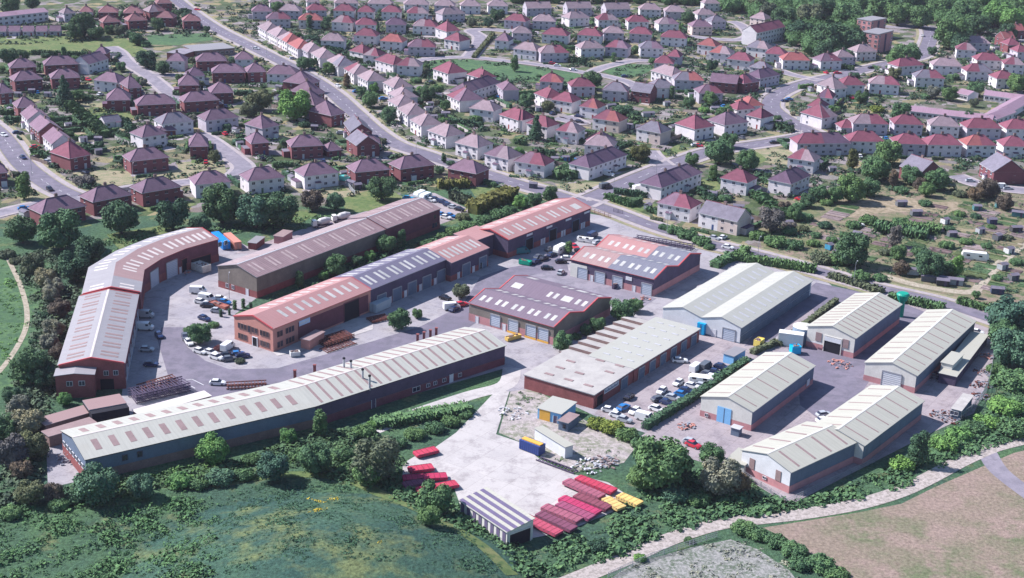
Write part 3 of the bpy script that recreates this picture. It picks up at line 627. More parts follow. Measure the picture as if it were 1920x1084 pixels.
# -- plum central double-bay workshop, brown/grey/salmon northern one
def ab(A_, B_, C_, he):   # path along the front eave A->B, width from B->C
    a, b_, c = P(*A_, he), P(*B_, he), P(*C_, he)
    for p in (a, b_, c): p.z = 0
    dl = (b_-a).normalized(); return [a, b_], abs((c-b_).dot(Vector((-dl.y, dl.x, 0))))
pts, wd = ab((880, 568), (1038.7, 613), (1153.7, 560.7), 5.6); L1 = (pts[1]-pts[0]).length
Hx = hall('twin_bay_workshop', 'plum-grey twin-pitched workshop with red verge trim and yellow-edged bays', pts, wd, 5.6, 2.1, 2, wall='clad_olive', plinth='brickpink', ph=2.4, roof='roof_purple', trim='trimred',
          lights=rows(0, (0, 1), 3.5, L1-3.5, 5, 1.15, .28, .62, 'wglass', 2.3)+rows(0, (2, 3), 17, 27, 2, 1.15, .28, .62, 'wglass', 2.3)+rows(0, (2,), 4, 22, 2, 3.2, .28, .62, 'wglass')+rows(0, (3,), 4, 22, 2, 3.2, .28, .62, 'wglass'))
for t in (9.6, 16, 22.2, 26.5): item(Hx, 'near', t, 'roller', 3.3, 3.4, 'shutter', z=.6)
for t in (16, 22.2, 26.5): item(Hx, 'near', t, 'panel', 3.9, .6, 'yellowpaint', name='dock_edge', off=.3)
for t in (3, 12.8): item(Hx, 'near', t, 'door', 1, 2.1, 'frame')
pts, wd = ab((1071, 486), (1226, 523.5), (1318.7, 477), 5.8); L2 = (pts[1]-pts[0]).length
Hn = hall('twin_bay_workshop', 'northern twin-pitched workshop whose roof is part brown, part grey, part salmon', pts, wd, 5.8, 2.1, 2, wall='clad_dark', plinth='brickpink', ph=2.2, trim='trimred',
          segs=[(0, 0, .45, 'roof_brown2'), (0, .45, 1, 'roof_grey2')], lights=rows(0, (0, 1), 4.5, L2-3.5, 5, 1.15, .3, .65, 'wglass', 2.4)+rows(0, (2, 3), 4.5, L2-3.5, 5, 1.15, .3, .65, 'wglass', 2.4))
for t in (4.5, 11, 17.5, 28): item(Hn, 'near', t, 'roller', 3.5, 3.6, 'shutter')
for t in (8, 23.5): item(Hn, 'near', t, 'door', 1, 2.1, 'frame')
item(Hn, 'near', 3, 'panel', 6.2, 4.6, 'clad_cream', off=.03)
item(Hn, 'near', 21.5, 'panel', 2.2, 1.2, 'frame', z=3.4, name='sign_board')
# salmon overlay section on the rear bay
i0 = Hn; b = MB(); pf = Hn['prof']
for (k0, k1, m0) in ((2, 3, 0), (3, 4, 0)):
    (s0, z0), (s1, z1) = pf[k0], pf[k1]
    def rp2(t, s, z): return Hn['pt'](0, s, z).lerp(Hn['pt'](1, s, z), t)
    f = [rp2(-.008, s0+(.3 if k0 == 2 else 0), 5.8+z0+.2+(.06 if k0 == 2 else 0)), rp2(.62, s0+(.3 if k0 == 2 else 0), 5.8+z0+.2+(.06 if k0 == 2 else 0)), rp2(.62, s1, 5.8+z1+.2), rp2(-.008, s1, 5.8+z1+.2)]
    b.face(f, 0, [(0, 0), (20, 0), (20, 8), (0, 8)])
part('salmon_roof_sheets', b.mesh('salmon_roof', [MT['roof_orange']]), Hn['root'])
# -- big white double-bay
pts = [P(1389.5, 614.5, 5.0), P(1522, 527, 5.0)]
Hw = hall('white_warehouse', 'large white twin-pitched warehouse with faint rooflights and rust stain', pts, 25.4, 5.0, 1.7, 2, wall='clad_white', plinth='clad_blue_shaded', ph=.4, roof='roof_white', gable='clad_white', gutter='steel',
          lights=rows(0, (0, 1, 2, 3), 4, 48, 12, .8, .2, .72, 'greystrip'))
item(Hw, 'start', 3.6, 'roller', 3.8, 3.6, 'shutter'); item(Hw, 'start', 8.4, 'door', 1.3, 2.4, 'frame'); item(Hw, 'near', 25, 'panel', 50, 2.2, 'clad_blue_shaded', off=.06); item(Hw, 'near', 25, 'panel', 50.4, 2.5, 'clad_blue_shaded', z=2.35, off=.05)  # panels paint the shade onto the white side wall
# -- cream sheds
def cream(label, B_, C_, wd, he, nl, **k):
    p = [P(*B_, he), P(*C_, he)]; L = (p[1]-p[0]).length
    kk = dict(rise=1.9, wall='clad_blue_shaded', gable='clad_cream', plinth='brickpink', ph=1.7, roof='roof_cream', ridgecap='clad_cream'); kk.update(k)  # blue-grey walls: side shade painted in, only the gable stays cream
    return hall('cream_shed', label, p, wd, he, lights=rows(0, (0, 1), 3.0, L-3.0, nl, .45, .05, .93, 'brownstrip'), **kk), L
Hb1, L = cream('cream ribbed shed with light blue double doors', (1411, 772), (1527, 686), 14.3, 5.4, 6)
item(Hb1, 'start', 7.6, 'panel', 3.9, 4.3, 'bluedoor', name='double_door', off=.14); item(Hb1, 'start', 7.6, 'panel', .12, 4.2, 'clad_blue_shaded', name='door_joint', off=.2); item(Hb1, 'start', 12.4, 'win', .8, .8, 'frame', z=.5, off=.2)
item(Hb1, 'near', 34, 'panel', 1.8, 1.8, 'frame', z=.9, name='notice_board', off=.2)
Hb2, L = cream('cream ribbed shed with white roller door, beside the perimeter fence', (1718.7, 704.5), (1828.7, 602), 14.3, 5.2, 10)
item(Hb2, 'start', 6.6, 'roller', 5.2, 4.2, 'clad_white', off=.14)
Hb3, L = cream('striped cream shed with open doorway and green tank behind it', (1603.7, 634.5), (1690, 570.7), 14.4, 6.2, 11)
item(Hb3, 'start', 6.4, 'open', 5.0, 4.8, 'clad_cream', off=.14); item(Hb3, 'start', 6.4, 'panel', 4.9, 1.3, 'clad_white', z=3.4, name='half_raised_shutter', off=.3)
for t in (2.6, 10.8): item(Hb3, 'start', t, 'panel', 1.8, 2.6, 'brownstrip', z=2.6, off=.14)
item(Hb3, 'start', 11, 'panel', 3, .3, 'frame', z=2.1, name='canopy', off=.7)
p4 = [P(1483, 885.5, 5.5), P(1604, 829.5, 5.5)]; 
Hb4 = hall('cream_shed', 'near section of the bent cream shed above the stony track, with brown panels', p4, 14.2, 5.5, 1.8, wall='clad_blue_shaded', gable='clad_white', plinth='brickpink', ph=1.9, roof='roof_cream', ridgecap='clad_cream', lights=rows(0, (0, 1), 3.5, 22, 4, .7, .05, .9, 'brownstrip'))  # side wall colour has its shade painted in, the gable stays white
item(Hb4, 'start', 3.3, 'panel', 1.5, 2.6, 'brownstrip', z=2, off=.14); item(Hb4, 'start', 11, 'panel', 1.5, 2.6, 'brownstrip', z=2, off=.14)
item(Hb4, 'start', 7, 'win', .9, .6, 'frame', z=1, off=.2)
Hb5, L = cream('far section of the bent cream shed, next to the scrap yard', (1620, 835.5), (1731, 752), 14.2, 5.3, 6)
# -- flat-roofed brick units with sawtooth store
def flat(name, label, quad, he, wallm, roofm, cat='industrial unit', lights=(), lm='brownstrip', par=.25):
    """quad: near-left, near-right, far-right corner pixels at roof level"""
    a, b_, c = [P(*p, he) for p in quad]
    for p in (a, b_, c): p.z = 0
    d = (c-b_).normalized(); n_ = Vector((-d.y, d.x, 0)); wd = abs((a-b_).dot(n_)); L = (c-b_).length; yaw = math.atan2(d.y, d.x)
    root = thing(name, b_, yaw); reg(root, label, cat)
    b = MB(); b.box((L/2, wd/2, 0), (L, wd, he-.1)); part('wall', b.mesh('wall', [MT[wallm]]), root)
    b = MB(); b.box((L/2, wd/2, he-.1), (L+.5, wd+.5, par), mi=1, top=0); part('flat_roof', b.mesh('flat_roof', [MT[roofm], MT['steel']]), root)
    for (u, v, lu, lv) in lights: part('rooflight', skymesh(lm), root, (u, v, he-.1+par), scale=(lu, lv, 1.5))
    return dict(root=root, q=[b_, c], ds=[d], nn=[n_], org=b_, width=wd, L=L, rot=yaw)
def fitem(F, side, t, kind, w_, h_, m='shutter', z=0.0, name=None, off=.08):
    L, wd = F['L'], F['width']
    loc, rz = {'near': ((t, -off, z), 0), 'start': ((-off, t, z), -math.pi/2), 'far': ((t, wd+off, z), math.pi), 'end': ((L+off, t, z), math.pi/2)}[side]
    return part(name or {'roller': 'roller_door', 'open': 'doorway', 'door': 'door', 'win': 'window', 'panel': 'wall_panel'}[kind], doormesh(kind, w_, h_, m), F['root'], loc, (0, 0, rz))
F1 = flat('flat_roofed_unit', 'flat pale-roofed red brick unit with a white sign on its shaded side', ((978.7, 705.7), (1113.7, 740.7), (1188.7, 692)), 4.0, 'brickred', 'roof_flat',
          lights=[(4+5.5*i, 4+6*j, 1.0, 2.6) for i in range(4) for j in range(3) if (i*3+j) % 4 != 3])
sb = fitem(F1, 'near', 9, 'panel', 8, 1.4, 'frame', z=2.4, name='sign_board', off=.14)
b = MB(); b.box((0, 0, 0), (7.6, .1, 1.3))
for k in range(13): b.box((-3.3+k*.54, -.07, .3), (.34, .04, .45+.25*((k*5) % 3 == 0)), mi=1)
sb.data = b.mesh('sign_board', [MT['frame'], MT['clad_blue_shaded']])
fitem(F1, 'near', 3, 'open', 3.2, 3, 'brickred'); fitem(F1, 'near', 16, 'roller', 3.4, 3.2, 'clad_blue_shaded')
F2 = flat('flat_roofed_unit', 'flat white-roofed red brick row of lock-up units along the car yard', ((1100, 669.5), (1189.2, 692), (1312, 617)), 4.1, 'brickred', 'roof_white',
          lights=[(4+5*i, 3.5+3.8*j, .5, 2.0) for i in range(7) for j in range(3)], lm='greystrip')
for t in tomake(4, 34, 6): fitem(F2, 'near', t, 'roller', 3.0, 3.2, 'clad_blue_shaded')
dd, nn_ = F2['ds'][0], F2['nn'][0]; base = F2['org'] + nn_*(F2['width']+.35)
root = thing('sawtooth_store', base, F2['rot']); reg(root, 'low store with a sawtooth row of pale sloping roofs beside the dark workshop', 'industrial unit')
b = MB(); b.box((18, 4, 0), (38, 8, 2.6)); part('wall', b.mesh('wall', [MT['brickbrown']]), root)
b = MB()
for k in range(8):
    x0, x1 = -1+k*4.75, -1+(k+1)*4.75-.12
    b.face([(x0, 0, 3.55), (x1, 0, 2.75), (x1, 8.4, 2.75), (x0, 8.4, 3.55)], 0); b.face([(x0, 0, 2.6), (x0, 0, 3.55), (x0, 8.4, 3.55), (x0, 8.4, 2.6)], 1)
    b.face([(x0, 0, 2.6), (x1, 0, 2.6), (x1, 0, 2.75), (x0, 0, 3.55)], 1); b.face([(x0, 8.4, 2.6), (x0, 8.4, 3.55), (x1, 8.4, 2.75), (x1, 8.4, 2.6)], 1)
part('sawtooth_roof', b.mesh('sawtooth_roof', [MT['roof_flat'], MT['brickbrown']]), root)
# -- small industrial structures
def quadbox(name, label, a, b_, c, h, wm, rm, cat='shed', base=0, over=.15, rth=.12):
    f = flat(name, label, (a, b_, c), h, wm, rm, cat, par=rth); return f
F3 = quadbox('lean_to', 'low flat-roofed lean-to row between the roller-door shed and the perimeter fence', (1760, 700), (1793, 706), (1852, 628), 3.0, 'clad_dark', 'roof_cream', 'lean-to')
F4 = quadbox('plant_box', 'tall cream box unit on the side of the roller-door shed', (1766, 678), (1786, 684), (1806, 664), 4.6, 'clad_cream', 'roof_cream', 'store')
F5 = quadbox('portable_cabin', 'grey portable cabin beside scrap metal at the corner of the fence', (1786, 764), (1802, 770), (1824, 742), 2.8, 'clad_blue_shaded', 'roof_flat', 'cabin')
fitem(F5, 'start', 1.6, 'win', 2, 1, 'frame', z=1.2)
F6 = quadbox('container_office', 'tan and blue timber-clad container store with white roof by the brick unit', (1012, 762), (1052, 776), (1080, 754), 3.0, 'bluedoor', 'roof_white', 'store')
fitem(F6, 'start', 4.5, 'panel', 3, 2.9, 'yellowpaint'); fitem(F6, 'start', 1.5, 'door', 1, 2, 'clad_dark'); fitem(F6, 'near', 2, 'win', 1, 1, 'frame', z=1.2)
F7 = quadbox('blue_hut', 'small grey-blue hut with pinkish roof against the white-roofed container store', (1049, 787), (1065, 793), (1085, 778), 2.6, 'clad_blue_shaded', 'brownstrip', 'hut')
fitem(F7, 'start', 1, 'win', .6, .8, 'dark', z=1)
F8 = quadbox('mobile_building', 'long pale blue portable building with worn white roof beside the storage yard', (990, 808), (1003, 803), (1060, 838), 3.2, 'clad_white', 'roof_cream', 'portable building')
F9 = quadbox('storage_hut', 'grey steel storage box in front of the blue-door shed', (1372, 800), (1386, 805), (1392, 800), 2.2, 'clad_blue_shaded', 'greystrip', 'storage box')
F10 = quadbox('blue_store', 'low store with blue front and pale roof at the head of the car yard', (1356, 663), (1376, 668), (1398, 655), 2.8, 'bluedoor', 'roof_silver', 'store')
F11 = quadbox('red_lean_to', 'low red-roofed lean-to on the hedge side of the blue-door shed', (1384, 697), (1392, 699), (1412, 684), 2.4, 'clad_maroon', 'trimred', 'lean-to')
F12 = quadbox('rusty_cabin', 'rust-red brick kiosk with flat roof against the salmon office wall', (568, 632), (580, 638), (608, 622), 3.0, 'brickorange', 'brownstrip', 'kiosk')
F13 = quadbox('rear_shed', 'pinkish flat-roofed shed behind the brown building', (516, 440), (530, 444), (548, 433), 2.8, 'brickpink', 'brownstrip', 'shed')
F14 = quadbox('rear_shed', 'small dark shed with grey roof beside the pink shed behind the brown building', (468, 452), (480, 456), (496, 444), 2.4, 'brickred', 'roof_silver', 'shed')
F15 = quadbox('cream_annex', 'low cream annex on the yard end of the near bent shed', (1366, 858), (1396, 872), (1420, 850), 2.8, 'clad_cream', 'roof_cream', 'annex')
# open pole barn, long flat sheds bottom left
def barn(name, label, a, b_, c, h, roofm, wallm, posts, cat='open barn'):
    f = flat(name, label, (a, b_, c), h, 'dark', roofm, cat); f['root'].children[0].scale = (.96, .7, 1); f['root'].children[0].location = (f['L']*.02, f['width']*.28, 0)  # near-black block set back, painted shade for the barn's inside
    for k in range(posts): part('post', doormesh('panel', .9, h-.2, wallm), f['root'], (f['L']*(k+.5)/posts, .25, 0))
    return f
barn('open_barn', 'open-fronted timber barn with patched brown sheet roof at the end of the long shed', (158, 751), (172, 776), (242, 763), 4.2, 'roof_brown2', 'clad_cream', 4)
quadbox('long_store', 'long low grey-brown roofed store left of the open-fronted barn', (80, 782), (85, 797), (172, 772), 3.2, 'brickbrown', 'roof_brown2', 'store')
quadbox('long_store', 'low pinkish-roofed store between the barn and the end of the long shed', (88, 806), (92, 818), (180, 792), 3.0, 'brickbrown', 'brownstrip', 'store')
quadbox('flat_store', 'low salmon flat-roofed store behind the long shed', (252, 768), (262, 778), (395, 742), 2.6, 'brickbrown', 'palestrip', 'store')
# striped store
p = [P(863, 939, 4.0), P(951, 998, 4.0)]
Hz = hall('striped_store', 'small monopitch store with purple and white striped roof and walls', p, 7.0, 4.0, .9, mono=True, wall='clad_cream', plinth=None, roof='roof_cream', cat='store')
MT['purplestripe'] = solid('purple_stripe', (.13, .105, .19))
L = Hz['lens'][0]
for k in range(8): item(Hz, 'near', 1+k*(L-2)/7, 'panel', 1.05, 3.7, 'purplestripe', off=.04)
for k in range(4):
    s0 = .35+k*1.85; o = part('roof_stripe', skymesh('purplestripe'), Hz['root'])
    d_, n_ = Hz['ds'][0], Hz['nn'][0]; th = math.atan2(.9, 7.0); dy = (n_*math.cos(th)+Vector((0, 0, math.sin(th)))); dz = d_.cross(dy)
    mm = Matrix((d_, dy, dz)).transposed().to_4x4() @ Matrix.Diagonal((L+.4, .95, .5, 1)); mm.translation = d_*L/2+n_*s0+Vector((0, 0, 4.0+.16+s0*.9/7)); o.matrix_local = mm
item(Hz, 'end', 3.4, 'open', 5.6, 3.2, 'clad_cream')
for Hh in (Hl, Hc, H, H2, Hs, Hg, Ho, Hd, Hm, Hx, Hn, Hw, Hb1, Hb2, Hb3, Hb4, Hb5): pass
# ================================================================ houses
HM = {}
def hmesh(kind, L, D, h):
    k = (kind, L, D, h)
    if k in HM: return HM[k]
    a, c = L/2, D/2
    b = MB()                      # walls, left half slot 0, right half slot 1
    for x0, x1, mi in ((-a, 0, 0), (0, a, 1)):
        b.face([(x0, -c, 0), (x1, -c, 0), (x1, -c, h), (x0, -c, h)], mi); b.face([(x1, c, 0), (x0, c, 0), (x0, c, h), (x1, c, h)], mi)
    rise = round((c+.45)*.70, 2)
    for s, mi in ((-1, 0), (1, 1)):
        f = [(s*a, -c, 0), (s*a, c, 0), (s*a, c, h)] + ([(s*a, 0, h+rise-.15)] if kind == 'g' else []) + [(s*a, -c, h)]
        b.face(f if s > 0 else f[::-1], mi)
    wm = b.mesh('house_wall', [MT['Ww'], MT['Ww']])
    o = .45; A, Cc = a+(.1 if kind == 'g' else o), c+o; r = A if kind == 'g' else max(.4, A-Cc*.92); z0, z1 = h-.02, h-.02+rise; t = .14
    b = MB()
    for s, mi in ((-1, 0), (1, 1)):
        for y in (-1, 1):
            f = [(s*A, y*Cc, z0+t), (0, y*Cc, z0+t), (0, 0, z1+t), (s*r, 0, z1+t)]
            b.face(f if s*y > 0 else f[::-1], mi) if False else b.face(f[::-1] if (s*y) > 0 else f, mi)
            g = [(s*A, y*Cc, z0), (0, y*Cc, z0), (0, y*Cc, z0+t), (s*A, y*Cc, z0+t)]
            b.face(g if (s*y) > 0 else g[::-1], 2)
        if kind == 'h':
            f = [(s*A, -Cc, z0+t), (s*A, Cc, z0+t), (s*r, 0, z1+t)]; b.face(f if s > 0 else f[::-1], mi)
            g = [(s*A, -Cc, z0), (s*A, Cc, z0), (s*A, Cc, z0+t), (s*A, -Cc, z0+t)]; b.face(g if s > 0 else g[::-1], 2)
        else:
            for y in (-1, 1): b.face([(s*A, y*Cc, z0), (s*A, y*Cc, z0+t), (s*A, 0, z1+t), (s*A, 0, z1)], 2)
        b.face([(s*A, -Cc, z0), (0, -Cc, z0), (0, Cc, z0), (s*A, Cc, z0)], 2)
    # ridge and hip tiles
    b.tube((-r, 0, z1+t), (r, 0, z1+t), .14, n=5, mi=3)
    if kind == 'h':
        for s in (-1, 1):
            for y in (-1, 1): b.tube((s*A, y*Cc, z0+t), (s*r, 0, z1+t), .11, n=4, mi=3, cap=False)
    rm = b.mesh('house_roof', [MT['Rm'], MT['Rm'], MT['frame'], MT['Rp']])
    HM[k] = (wm, rm, z1+t, r); return HM[k]
b = MB(); b.box((0, 0, 0), (1.3, .10, 1.15), mi=1); b.box((-.31, -.035, .08), (.52, .10, .95), mi=0); b.box((.31, -.035, .08), (.52, .10, .95), mi=0); b.box((0, -.08, -.08), (1.45, .2, .09), mi=1)
WIN = b.mesh('house_window', [MT['glass'], MT['frame']])
b = MB(); b.box((0, 0, 0), (1.05, .10, 2.15), mi=1); b.box((0, -.04, 0), (.86, .10, 2.0), mi=0); b.box((.3, -.11, .95), (.1, .06, .06), mi=1)
DOOR = b.mesh('house_door', [MT['obj'], MT['frame']])
b = MB(); b.box((0, 0, 0), (1.1, .62, 1.55), mi=0); b.box((0, 0, 1.55), (1.2, .72, .12), mi=0)
for x in (-.33, 0, .33): b.tube((x, 0, 1.67), (x, 0, 1.95), .12, .10, n=6, mi=1)
CHIM = b.mesh('chimney', [MT['brickbrown'], MT['clad_dark']])
b = MB(); b.box((0, 0, 0), (3.2, 1.6, .06))
SOL = b.mesh('solar_panel', [solid('solar_glass', (.03, .045, .10), rough=.2)])
b = MB(); b.box((0, 0, 0), (2.0, 1.1, 2.3)); b.face([(-1.2, -.75, 2.35), (1.2, -.75, 2.35), (1.2, .55, 2.8), (-1.2, .55, 2.8)], 1); b.face([(-1.2, -.75, 2.3), (1.2, -.75, 2.3), (1.2, -.75, 2.35), (-1.2, -.75, 2.35)], 1)
PORCH = b.mesh('porch', [MT['frame'], MT['Rp']])
WN = dict(w='white', b='red brick', l='grey', c='cream'); RN = dict(m='mauve', r='crimson', o='orange', s='salmon', g='slate-grey', p='plum', t='tan')
b = MB(); b.box((0, 0, 0), (2.5, 5, 2.4), mi=0); b.face([(-1.35, -2.7, 2.45), (1.35, -2.7, 2.45), (1.35, 2.7, 2.45), (-1.35, 2.7, 2.45)][::-1], 1); b.box((0, 0, 2.42), (2.7, 5.4, .18), mi=1)
EXT = b.mesh('extension', [MT['Ww'], MT['Rp']])
HOUSES = []
def house(tc, tr, spec, row, idx, n):
    t = spec.split(); x1, y1, x2, y2 = [float(k) for k in t[:4]]
    a, c = (480*tc+x1/4, 271*tr+y1/4), (480*tc+x2/4, 271*tr+y2/4)
    wl = t[4].split('/'); rf = t[5].split('/'); kind = 'h'; D = None; st = 2; extra = ''
    for k in t[6:]:
        if k[0] == 'd': D = float(k[1:])
        elif k[0] == 's': st = int(k[1:])
        elif k == 'pv': extra = 'pv'
        else: kind = k
    h = {1: 2.6, 2: 5.2, 3: 8.0}[st]
    p, q = P(*a, h), P(*c, h); p.z = q.z = 0
    d = q-p; L = d.length; mid = (p+q)/2
    yaw = math.atan2(d.y, d.x)
    # at long range an eave line only a pixel off turns the house a lot: hold length to a sane range
    if kind != 'f':
        mx = 34 if L > 24 and abs(c[0]-a[0]) > 60 else 17.5
        L = max(7.0, min(L, mx))
    out = Vector((d.y, -d.x, 0)).normalized()
    if out.dot(Vector((mid.x, mid.y, 0))) > 0: out = -out; yaw += math.pi
    fx, fy = L-.5, None
    if kind == 'f':
        D = D or 10; ctr = mid - out*(D/2); LL, DD, rr = D, max(6.5, min(L-.6, 9.5)), math.pi/2; front, dep = DD, D
        hk = 'g'
    else:
        D = (D or 8.2)*1.13; ctr = mid - out*(D/2+.35); LL, DD, rr = fx, D, 0; front, dep = fx, D; hk = kind
    LL = round(LL); DD = round(DD*2)/2
    wm, rm, zt, r = hmesh(hk, LL, DD, h)
    nm = 'semi_detached_house' if 11 < LL < 19 and kind != 'f' and st == 2 else ('terraced_houses' if LL >= 19 else ('bungalow' if st == 1 else 'house'))
    root = thing(nm, ctr, yaw)
    roofw = ' and '.join(RN[k] for k in rf); wallw = ' and '.join(WN[k] for k in wl)
    where = ('the only one of the ' + row) if n == 1 else f'{ordw(idx)} in {row}'
    look = f"{wallw} {'house' if st > 1 else 'bungalow'}, {roofw} roof, {where}"
    o = reg(root, look, 'house', group=row)
    part('wall', wm, root, rot=(0, 0, rr), mats=[MT['W'+wl[0]], MT['W'+wl[-1]]])
    ro = part('roof', rm, root, rot=(0, 0, rr), mats=[MT['R'+rf[0]], MT['R'+rf[-1]], MT['frame'], MT['Rp' if rf[-1] in 'mp' else 'Rt' if rf[-1] in 't' else 'Rr']])
    if st > 1:
        xs = [-r*.5, r*.5] if LL > 18 else [0.0]
        for x in xs: part('chimney', CHIM, ro, (x+rnd.uniform(-.3, .3), 0, zt-.6))
    big = mid.y < 620
    nf = max(2, int(front/3.3)); hw = front/2
    for lv in range(st):
        for k in range(nf):
            x = -hw + front*(k+.5)/nf
            if lv == 0 and (k % 4 == 1 or (nf < 4 and k == 1)):
                part('door', DOOR, root, (x, -(dep/2)-.04, 0), color=rnd.choice([(.5, .5, .52), (.05, .08, .2), (.25, .04, .04), (.08, .15, .1), (.6, .6, .6)]))
                if rnd.random() < .35 and big: part('porch', PORCH, root, (x, -(dep/2)-.58, 0))
            else: part('window', WIN, root, (x, -(dep/2)-.04, .95+lv*2.65))
        for s in ((-1, 1) if big else (-1,)):
            part('window', WIN, root, (s*(front/2+.04), dep*.18, 1+lv*2.65), rot=(0, 0, s*math.pi/2), scale=(.75, 1, .9))
    if kind != 'f' and st == 2 and rnd.random() < .3 and L < 18:      # single-storey side extension
        sx = rnd.choice((-1, 1)); e = part('extension', EXT, root, (sx*(front/2+1.25), dep*.1, 0), scale=(1, rnd.uniform(.8, 1.15), 1), mats=[MT['W'+wl[0 if sx < 0 else -1]], MT['Rp' if rnd.random() < .5 else 'Rg']])
    if extra == 'pv':
        for k in (-1, 1): part('solar_panel', SOL, ro, (k*2.2, -DD*.28, h+DD*.5*.62*.5), (math.atan(.70), 0, 0))
    HOUSES.append(dict(o=root, c=ctr, yaw=yaw, out=-out if False else out, L=front, D=dep, row=row, idx=idx, n=n, big=big, white=wl[0] in 'wcl'))
